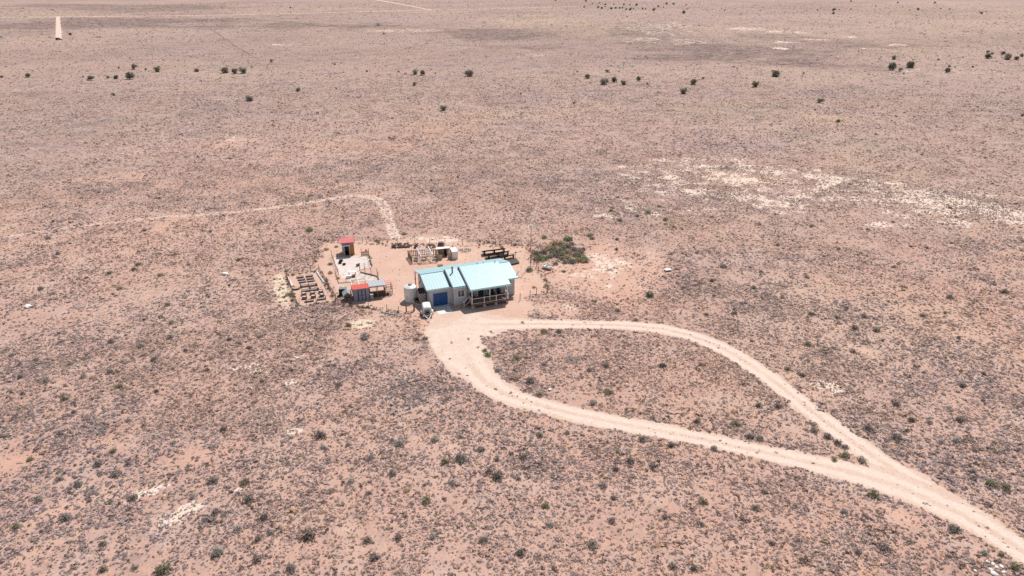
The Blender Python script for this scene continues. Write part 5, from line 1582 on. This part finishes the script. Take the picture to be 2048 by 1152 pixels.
SHRUBS = [  # u, v (middle), width px, tone
    (147, 823, 13, 'dark'), (256, 840, 16, 'pale'), (448, 857, 17, 'dark'), (325, 1138, 38, 'olive'), (616, 1070, 36, 'dark'), (498, 997, 28, 'grey'), (527, 1034, 22, 'dark'),
    (233, 946, 26, 'grey'), (130, 1034, 28, 'grey'), (156, 968, 24, 'grey'), (205, 1138, 22, 'dark'), (434, 1102, 32, 'pale'), (581, 1136, 28, 'grey'), (540, 1064, 20, 'grey'), (431, 1023, 22, 'grey'),
    (489, 962, 24, 'olive'), (646, 894, 16, 'pale'), (640, 868, 30, 'grey'), (516, 1077, 20, 'dark'), (206, 1087, 18, 'grey'), (118, 957, 20, 'grey'), (195, 927, 24, 'grey'), (77, 998, 22, 'grey'), (60, 918, 16, 'olive'),
    (869, 878, 22, 'pale'), (995, 950, 30, 'dark'), (978, 940, 22, 'grey'), (922, 915, 34, 'grey'), (890, 922, 20, 'olive'), (994, 918, 15, 'dark'), (850, 676, 17, 'grey'), (832, 678, 14, 'olive'), (730, 672, 26, 'pale'),
    (1088, 662, 18, 'tan'), (1118, 662, 15, 'grey'), (970, 700, 14, 'olive'), (976, 708, 20, 'green'), (1062, 760, 22, 'grey'), (1079, 788, 17, 'olive'), (1326, 730, 17, 'dark'), (1179, 739, 16, 'grey'), (1037, 956, 15, 'grey'),
    (1080, 869, 20, 'grey'), (1285, 878, 20, 'grey'), (1306, 835, 11, 'dark'), (1394, 842, 17, 'dark'), (1206, 970, 22, 'grey'), (813, 980, 16, 'tan'), (1227, 995, 15, 'dark'), (785, 946, 20, 'grey'), (963, 898, 20, 'grey'),
    (741, 915, 20, 'grey'), (905, 964, 22, 'pale'), (1909, 1056, 28, 'grey'), (2030, 1132, 26, 'olive'), (1690, 910, 24, 'olive'), (1724, 920, 24, 'grey'), (1669, 918, 16, 'olive'), (1656, 872, 20, 'dark'), (1675, 884, 22, 'dark'),
    (1628, 860, 20, 'grey'), (1557, 811, 18, 'dark'), (1428, 896, 18, 'pale'), (1738, 856, 22, 'grey'), (1793, 873, 28, 'grey'), (1919, 839, 20, 'dark'), (1823, 839, 18, 'dark'), (1748, 986, 26, 'olive'), (1717, 1104, 20, 'grey'),
    (2003, 1108, 15, 'olive'), (1528, 982, 17, 'grey'), (1793, 807, 20, 'dark'), (1500, 872, 22, 'grey'), (1520, 876, 20, 'grey'), (1690, 893, 18, 'grey'), (1330, 1032, 18, 'grey'), (1185, 1088, 26, 'grey'), (1040, 1104, 24, 'dark'),
    (1447, 532, 17, 'grey'), (1424, 560, 14, 'dark'), (1616, 687, 18, 'olive'), (1470, 625, 13, 'dark'), (1706, 701, 17, 'grey'), (1605, 749, 17, 'dark'), (1324, 731, 15, 'dark'), (1331, 438, 14, 'olive'), (1299, 588, 22, 'olive'),
    (1234, 620, 15, 'grey'), (1296, 424, 16, 'olive'), (1222, 420, 11, 'olive'), (1240, 440, 12, 'olive'), (1318, 412, 9, 'grey'), (1275, 431, 11, 'grey'), (2010, 583, 18, 'dark'), (1900, 593, 18, 'grey'), (1845, 630, 16, 'dark'),
    (267, 538, 13, 'dark'), (222, 682, 18, 'grey'), (458, 678, 13, 'dark'), (371, 700, 13, 'dark'), (340, 675, 14, 'grey'), (92, 760, 18, 'grey'), (219, 742, 18, 'grey'), (477, 519, 13, 'dark'), (289, 460, 11, 'dark'), (96, 475, 16, 'grey'),
    (335, 608, 15, 'grey'), (668, 730, 11, 'dark'), (41, 753, 14, 'dark'), (619, 459, 18, 'olive'), (320, 549, 14, 'olive'), (276, 528, 14, 'grey'), (140, 728, 14, 'dark'), (500, 695, 13, 'dark'), (240, 576, 13, 'olive'),
    # yard and thicket
    (652.5, 498, 13, 'tan'), (673, 493, 10, 'grey'), (660.8, 527.5, 12, 'green'), (754, 481.5, 13, 'olive'), (573, 541, 12, 'teal'), (660.5, 545, 13, 'tan'), (580, 588, 14, 'olive'), (584, 600, 10, 'green'),
    (1058.5, 538.5, 21, 'olive'), (1068, 574, 10, 'tan'), (1127.5, 542.5, 11, 'green'), (977, 484, 10, 'olive'), (808, 467, 11, 'olive'), (735, 613.5, 10, 'green'), (724, 614, 9, 'olive'), (688, 609, 8, 'dark'), (676, 556, 10, 'tan'),
    (1136, 477, 19, 'green'), (1118, 502, 21, 'green'), (1086, 516, 20, 'green'), (1073, 505, 15, 'green'), (1169, 517, 19, 'green'), (1144, 522, 19, 'teal'), (1096, 494, 20, 'tan'), (1108, 487, 18, 'tan'), (1132, 491, 20, 'grey'),
    (1138, 504, 17, 'tan'), (1108, 496, 13, 'teal'), (1146, 498, 18, 'grey'), (1156, 503, 16, 'grey'), (1114, 511, 16, 'grey'), (1104, 505, 14, 'teal'), (1089, 504, 15, 'grey'), (1137, 515, 14, 'tan'), (1164, 504, 13, 'dark'),
    (1124, 517, 15, 'grey'), (1100, 512, 13, 'grey'), (1122, 486, 16, 'tan'), (1126, 496, 16, 'dark'), (1143, 487, 14, 'dark'), (1150, 510, 14, 'grey'), (1160, 511, 12, 'olive'), (1088, 474, 13, 'green'), (1112, 526, 12, 'grey'),
    (1072, 516, 13, 'olive'), (1130, 524, 12, 'grey'), (1184, 476, 14, 'grey'), (1233, 498, 9, 'dark'), (1167, 498, 11, 'dark'), (1004, 494, 9, 'olive'), (1030, 489, 12, 'olive'), (1234, 478, 11, 'olive'), (1180, 470, 13, 'olive'),
]
gsh = random.Random(77)
for k in range(22):
    f = gsh.random(); u = 1072 + 100 * gsh.random(); lo = np.interp(u, [1070, 1130, 1180], [506, 482, 508])
    SHRUBS.append((u, gsh.uniform(lo, 522), gsh.uniform(11, 16), gsh.choice(('grey', 'grey', 'dark', 'olive', 'tan'))))
# further clumps, larger than the cover around them, spread over the near plain
tries = 0
while len(SHRUBS) < 285 and tries < 4000:
    tries += 1
    u = gsh.uniform(5, 2043); v = gsh.uniform(430, 1140)
    p = at(u, v); x = np.array([p.x]); y = np.array([p.y])
    if road_cover(x, y)[0] > .05: continue
    F = fields(x, y)
    if F['yard'][0] > .05 or F['bare'][0] > .4: continue
    if 540 < u < 1110 and 460 < v < 640: continue
    if min((u - s[0]) ** 2 + (v - s[1]) ** 2 for s in SHRUBS) < 900: continue
    SHRUBS.append((u, v, gsh.uniform(.7, 1.25) / mpp(v), gsh.choice(('grey', 'grey', 'dark', 'olive', 'pale'))))

WORD = dict(grey='grey sagebrush', pale='pale silvery sagebrush', dark='dark brushy shrub', olive='olive shrub', green='green bushy shrub', tan='dry tan shrub', teal='blue green shrub')


def zone(u, v):
    if 1065 <= u <= 1180 and 470 <= v <= 530: return 'in the thicket above the white boat'
    if 640 <= u <= 770 and v < 520: return 'along the back of the yard around the tall shed'
    if 560 <= u <= 680 and 520 <= v <= 605: return 'outside the fence of the planter garden'
    if 680 <= u <= 740 and 600 <= v <= 620: return 'along the front wire fence'
    if 1050 <= u <= 1135 and 530 <= v <= 580: return 'on the bare sand right of the house'
    if v < 470: return 'on the open plain behind the house'
    if v < 520 and u > 770 and u < 1250: return 'by the back wire fence'
    # inside the loop of the drive
    if u > 960 and u < 1750 and 655 < v < 960:
        up = np.interp(u, [960, 1250, 1330, 1400, 1530, 1680, 1760], [650, 652, 660, 680, 752, 868, 925])
        lo = np.interp(u, [960, 1010, 1070, 1220, 1420, 1620, 1760], [750, 787, 808, 843, 882, 926, 962])
        if up < v < lo: return 'inside the driveway loop'
    lo = np.interp(u, [850, 960, 1070, 1420, 1720, 2048], [650, 750, 808, 882, 952, 1115])
    if u > 1180 and v < lo: return 'beyond the upper driveway' if v > 600 else 'in the scrub far right of the house'
    if v > lo and u >= 1300: return 'below the driveway fork'
    if u >= 760 and v >= 640: return 'below the lower driveway'
    if v < 640: return 'in the scrub left of the garden'
    if u > 560 and v < 860: return 'in the scrub below the yard gate'
    if v < 860: return 'in the scrub at the left below the garden'
    if u < 560 and v > 900 and v < 1050 and u > 150: return 'around the pale stony patch'
    return 'on the red soil near the bottom left corner'


def ranked_labels(items):
    """items: list of (base label, place words, u, v) -> labels that single each out as far as the place allows"""
    from collections import defaultdict
    D = defaultdict(list)
    for i, it in enumerate(items): D[(it[0], it[1])].append(i)
    out = [None] * len(items)
    for (base, place), idx in D.items():
        if len(idx) == 1: out[idx[0]] = f'single {base} {place}'
        else:
            idx.sort(key=lambda i: items[i][2])
            n = len(idx)
            if n == 2: names = ['leftmost', 'rightmost']
            else:
                ords = ['leftmost', 'second leftmost', 'third leftmost', 'fourth leftmost']
                orr = ['rightmost', 'second rightmost', 'third rightmost', 'fourth rightmost']
                h = (n + 1) // 2
                names = [(ords[i] if i < len(ords) else None) for i in range(h)] + [(orr[n - 1 - i] if n - 1 - i < len(orr) else None) for i in range(h, n)]
            for i, nm in zip(idx, names):
                out[i] = f'{nm} {base} {place}' if nm else f'{base} {place}'
    return out


items = []
for (u, v, w, tone) in SHRUBS:
    wm = w * mpp(v)
    sz = 'small' if wm < 1.15 else ('wide' if wm > 1.75 else 'bushy')
    base = f'{sz} {WORD[tone]}'.replace('bushy dark brushy', 'dark brushy').replace('bushy green bushy', 'green bushy')
    items.append((base, zone(u, v), u, v))
labs = ranked_labels(items)
for k, (u, v, w, tone) in enumerate(SHRUBS):
    r = w * mpp(v) / 2 * (1.2 if 1065 <= u <= 1180 and 470 <= v <= 530 else 1)
    h = r * gsh.uniform(.85, 1.15)
    p = at(u, v, h * .35); p.z = 0
    o = bpy.data.objects.new('shrub', SH[(tone, k % 3)]); COL.objects.link(o)
    o.location = p; o.rotation_euler = (0, 0, gsh.uniform(0, 6.28)); o.scale = (r * 1.05, r * .95, h * 1.1)
    tag(o, labs[k], 'shrub', 'shrubs in the thicket' if 'thicket' in items[k][1] else 'shrubs scattered over the scrubland')

# ---- junipers far out on the plain
BARK = M['bark']
JT = {}
for tone, col in (('dark', (.32, .31, .235)), ('grey', (.44, .405, .34))):
    fm = foliage('juniper_' + tone, col, .4)
    fm.node_tree.nodes['Mix Shader'].inputs[0].default_value = .55
    for j in range(4):
        g = np.random.default_rng(700 + j + 10 * len(JT))
        vs = []
        for q in range(9):                                  # boughs, each a clump of sprays
            a = g.uniform(0, 6.28); rr_ = g.uniform(.15, .62) if q else 0
            cz = g.uniform(.18, .85) if q else .8
            s = g.uniform(.38, .58)
            t = tri_dome(70, 40 * j + q, 1.0, .30, .5)
            t2 = t.copy(); t2[:, 2] = np.where(np.arange(len(t)) // 3 % 2 == 0, -t[:, 2] * .8, t[:, 2])
            vs.append(t2 * np.array([s, s, s * .95]) + np.array([math.cos(a) * rr_, math.sin(a) * rr_, cz]))
        v = np.concatenate(vs); v[:, 2] = np.maximum(v[:, 2], .04)
        mo = mesh_np('crown', v, np.arange(len(v)), 3, fm); cm = mo.data; bpy.data.objects.remove(mo)
        mb = MB(); mb.tube((0, 0, 0), (.03, .02, .6), .09, 7, .06)
        for q in range(4): a = 1.57 * q + j; mb.tube((.02, .01, .35), (.45 * math.cos(a), .45 * math.sin(a), .95), .05, 5, .02)
        to_ = mb.build('trunk', BARK); tm = to_.data; bpy.data.objects.remove(to_)
        JT[(tone, j)] = (cm, tm)

JUN = [(57, 150, 14), (181, 156, 14), (215, 154, 7), (232, 154, 12), (258, 151, 23), (268, 133, 14), (238, 135, 5), (316, 138, 15), (393, 140, 10, 'grey'), (448, 140, 17, 'grey'), (468, 142, 14), (484, 141, 16),
       (503, 134, 5), (543, 121, 9), (669, 128, 5), (597, 179, 10), (498, 196, 17, 'grey'), (673, 177, 5), (140, 68, 7), (195, 74, 4), (200, 74, 4), (293, 67, 3), (581, 15, 4), (2, 153, 7), (166, 153, 5), (291, 138, 6, 'grey'), (226, 188, 10, 'grey'),
       (831, 144, 13), (844, 145, 15), (938, 146, 18, 'grey'), (830, 167, 12, 'grey'), (885, 216, 15), (734, 142, 5, 'grey'), (812, 147, 4), (797, 143, 5), (871, 146, 4), (1175, 152, 15), (1209, 163, 18, 'grey'), (1228, 159, 14), (1246, 165, 12), (1276, 157, 13), (1214, 142, 9),
       (1295, 167, 6), (1369, 182, 16), (1389, 163, 19), (1155, 143, 5), (1192, 152, 3), (1148, 206, 5), (1042, 187, 5), (943, 285, 5), (1091, 111, 3), (767, 67, 5), (810, 58, 3),
       (1406, 156, 7), (1553, 147, 19), (1509, 168, 16), (1607, 146, 6), (1641, 201, 14), (1677, 241, 9), (1789, 115, 11), (1787, 132, 22), (1801, 139, 10), (1820, 129, 18), (1808, 147, 5), (1894, 140, 15), (1877, 119, 6), (1911, 134, 4), (1898, 132, 6), (1946, 133, 6),
       (1976, 103, 8), (1976, 112, 14), (1985, 107, 6), (2007, 106, 12), (2018, 113, 17, 'grey'), (2034, 116, 11), (2044, 110, 9), (2046, 230, 9), (1668, 19, 8), (1667, 26, 6), (1702, 18, 4), (1837, 18, 7), (1963, 26, 7), (1870, 5, 5), (1796, 5, 4), (1752, 12, 4), (1899, 18, 4), (1882, 17, 3),
       (1483, 27, 3), (1450, 20, 4), (1425, 19, 3), (1412, 19, 3), (1635, 20, 4), (1648, 20, 3), (1679, 19, 3), (1819, 20, 3), (1702, 2, 4),
       (1184.6, 7, 4), (1199, 6, 4), (1211, 8.5, 5), (1228, 8, 4), (1248, 8.5, 6), (1260, 9.5, 4), (1273, 9, 6), (1197, 14, 5), (1204, 15.5, 6), (1210, 13, 4), (1223, 16.5, 6), (1231, 15.5, 5), (1239, 15.5, 6), (1245, 15.5, 5), (1252, 18, 5), (1261, 18, 7), (1267, 17.5, 4),
       (1285, 17, 6), (1291, 17.5, 4), (1308, 19, 7), (1316, 12.5, 6), (1327, 14, 4), (1333.5, 7, 6), (1346.5, 7.5, 6), (1373, 9.5, 4), (1172, 1.5, 5), (1111, 1, 4), (1169, 13.5, 5), (1367, 24, 9), (1254, 33, 4)]
NAMED = {0: 'lone dark juniper near the left edge of the plain', 4: 'widest dark juniper in the left hand group on the far plain', 15: 'lone small juniper between the straight track and the yard', 16: 'open twiggy grey juniper standing alone below the left groups',
         29: 'lone wide juniper on the plain straight above the back fence', 31: 'round dark juniper alone directly above the yard', 36: 'leftmost large juniper of the right hand row', 54: 'broad juniper alone in the middle of the right plain',
         55: 'dark juniper just below and left of the broad lone one', 57: 'lone juniper below the right hand row', 58: 'lowest small juniper on the right plain', 60: 'largest juniper of the clump on the right plain', 64: 'low dark juniper right of the largest clump',
         77: 'juniper cut by the right edge of the view'}


def jplace(u, v):
    if v < 30 and 1100 < u < 1400: return 'in the far grove at the top of the view'
    if v < 32: return 'on the far skyline side of the right plain' if u > 1400 else 'far out on the left plain'
    if v < 85: return 'near the far straight dirt road' if u < 400 else 'near the far white box trailer'
    if u < 340: return 'in the left hand group of the plain'
    if u < 560: return 'in the group below the end of the dark ditch'
    if u < 720: return 'between the left groups and the middle pair'
    if u < 1000: return 'around the middle pair above the yard'
    if u < 1320: return 'in the row right of the middle pair'
    if u < 1440: return 'in the group near the middle of the right plain'
    if u < 1700: return 'scattered on the open right plain'
    if u < 1960: return 'in the clump on the right plain'
    return 'in the clump at the right edge of the plain'


items = []
for j in JUN:
    wm = j[2] * mpp(j[1])
    sz = 'tiny' if wm < 1.6 else ('broad' if wm > 3.6 else 'round')
    items.append((f"{sz} {'greyish' if len(j) > 3 else 'dark'} juniper", jplace(j[0], j[1]), j[0], j[1]))
labs = ranked_labels(items)
gj = random.Random(3)
for k, j in enumerate(JUN):
    u, v, w = j[:3]; tone = j[3] if len(j) > 3 else 'dark'
    r = w * mpp(v) / 2 * 1.12
    h = r * gj.uniform(.85, 1.05)
    p = at(u, v, h * .6); p.z = 0
    cm, tm = JT[(tone, k % 4)]
    t = thing('juniper_tree', NAMED.get(k, labs[k]), 'tree', p, gj.uniform(0, 6.28), 'junipers scattered over the far plain')
    t.scale = (r, r, h)
    for nm, md in (('crown', cm), ('trunk', tm)):
        o = bpy.data.objects.new(nm, md); COL.objects.link(o); o.parent = t
        if r < .9 and nm == 'trunk': bpy.data.objects.remove(o)

# ================================================================== CAMERA, LIGHT, WORLD
cd = bpy.data.cameras.new('camera'); cam = bpy.data.objects.new('camera', cd); COL.objects.link(cam)
cam.location = (0, 0, HC); cam.rotation_euler = (math.pi / 2 - TH, 0, 0)
cd.sensor_fit = 'HORIZONTAL'; cd.sensor_width = 36; cd.lens = 36 * FPX / 2048
cd.clip_start = .5; cd.clip_end = 40000
scene.camera = cam

sd = bpy.data.lights.new('sun', 'SUN'); sun = bpy.data.objects.new('sun', sd); COL.objects.link(sun)
sd.energy = 4.4; sd.angle = R(.53); sd.color = (1.0, .955, .90)
sun.rotation_euler = SUN_DIR.to_track_quat('Z', 'Y').to_euler(); sun.location = (0, 60, 80)
elev = math.asin(SUN_DIR.z); azim = math.atan2(SUN_DIR.x, SUN_DIR.y)

w = bpy.data.worlds.new('World'); scene.world = w; w.use_nodes = True
nt = w.node_tree
bg = nt.nodes['Background']
sky = nt.nodes.new('ShaderNodeTexSky'); sky.sky_type = 'NISHITA'; sky.sun_disc = False
sky.sun_elevation = elev; sky.sun_rotation = azim; sky.altitude = 1600; sky.dust_density = 1.2
nt.links.new(sky.outputs[0], bg.inputs[0]); hs = nt.nodes.new('ShaderNodeHueSaturation'); hs.inputs['Saturation'].default_value = .6
nt.links.new(sky.outputs[0], hs.inputs['Color']); nt.links.new(hs.outputs[0], bg.inputs[0])
bg.inputs[1].default_value = .10

scene.view_settings.view_transform = 'Standard'
scene.view_settings.look = 'None'
scene.view_settings.exposure = 0.08
scene.view_settings.gamma = 1.0
scene.render.resolution_x = 1024; scene.render.resolution_y = 576
scene.cycles.max_bounces = 6; scene.cycles.diffuse_bounces = 4; scene.cycles.glossy_bounces = 2
scene.cycles.use_denoising = False
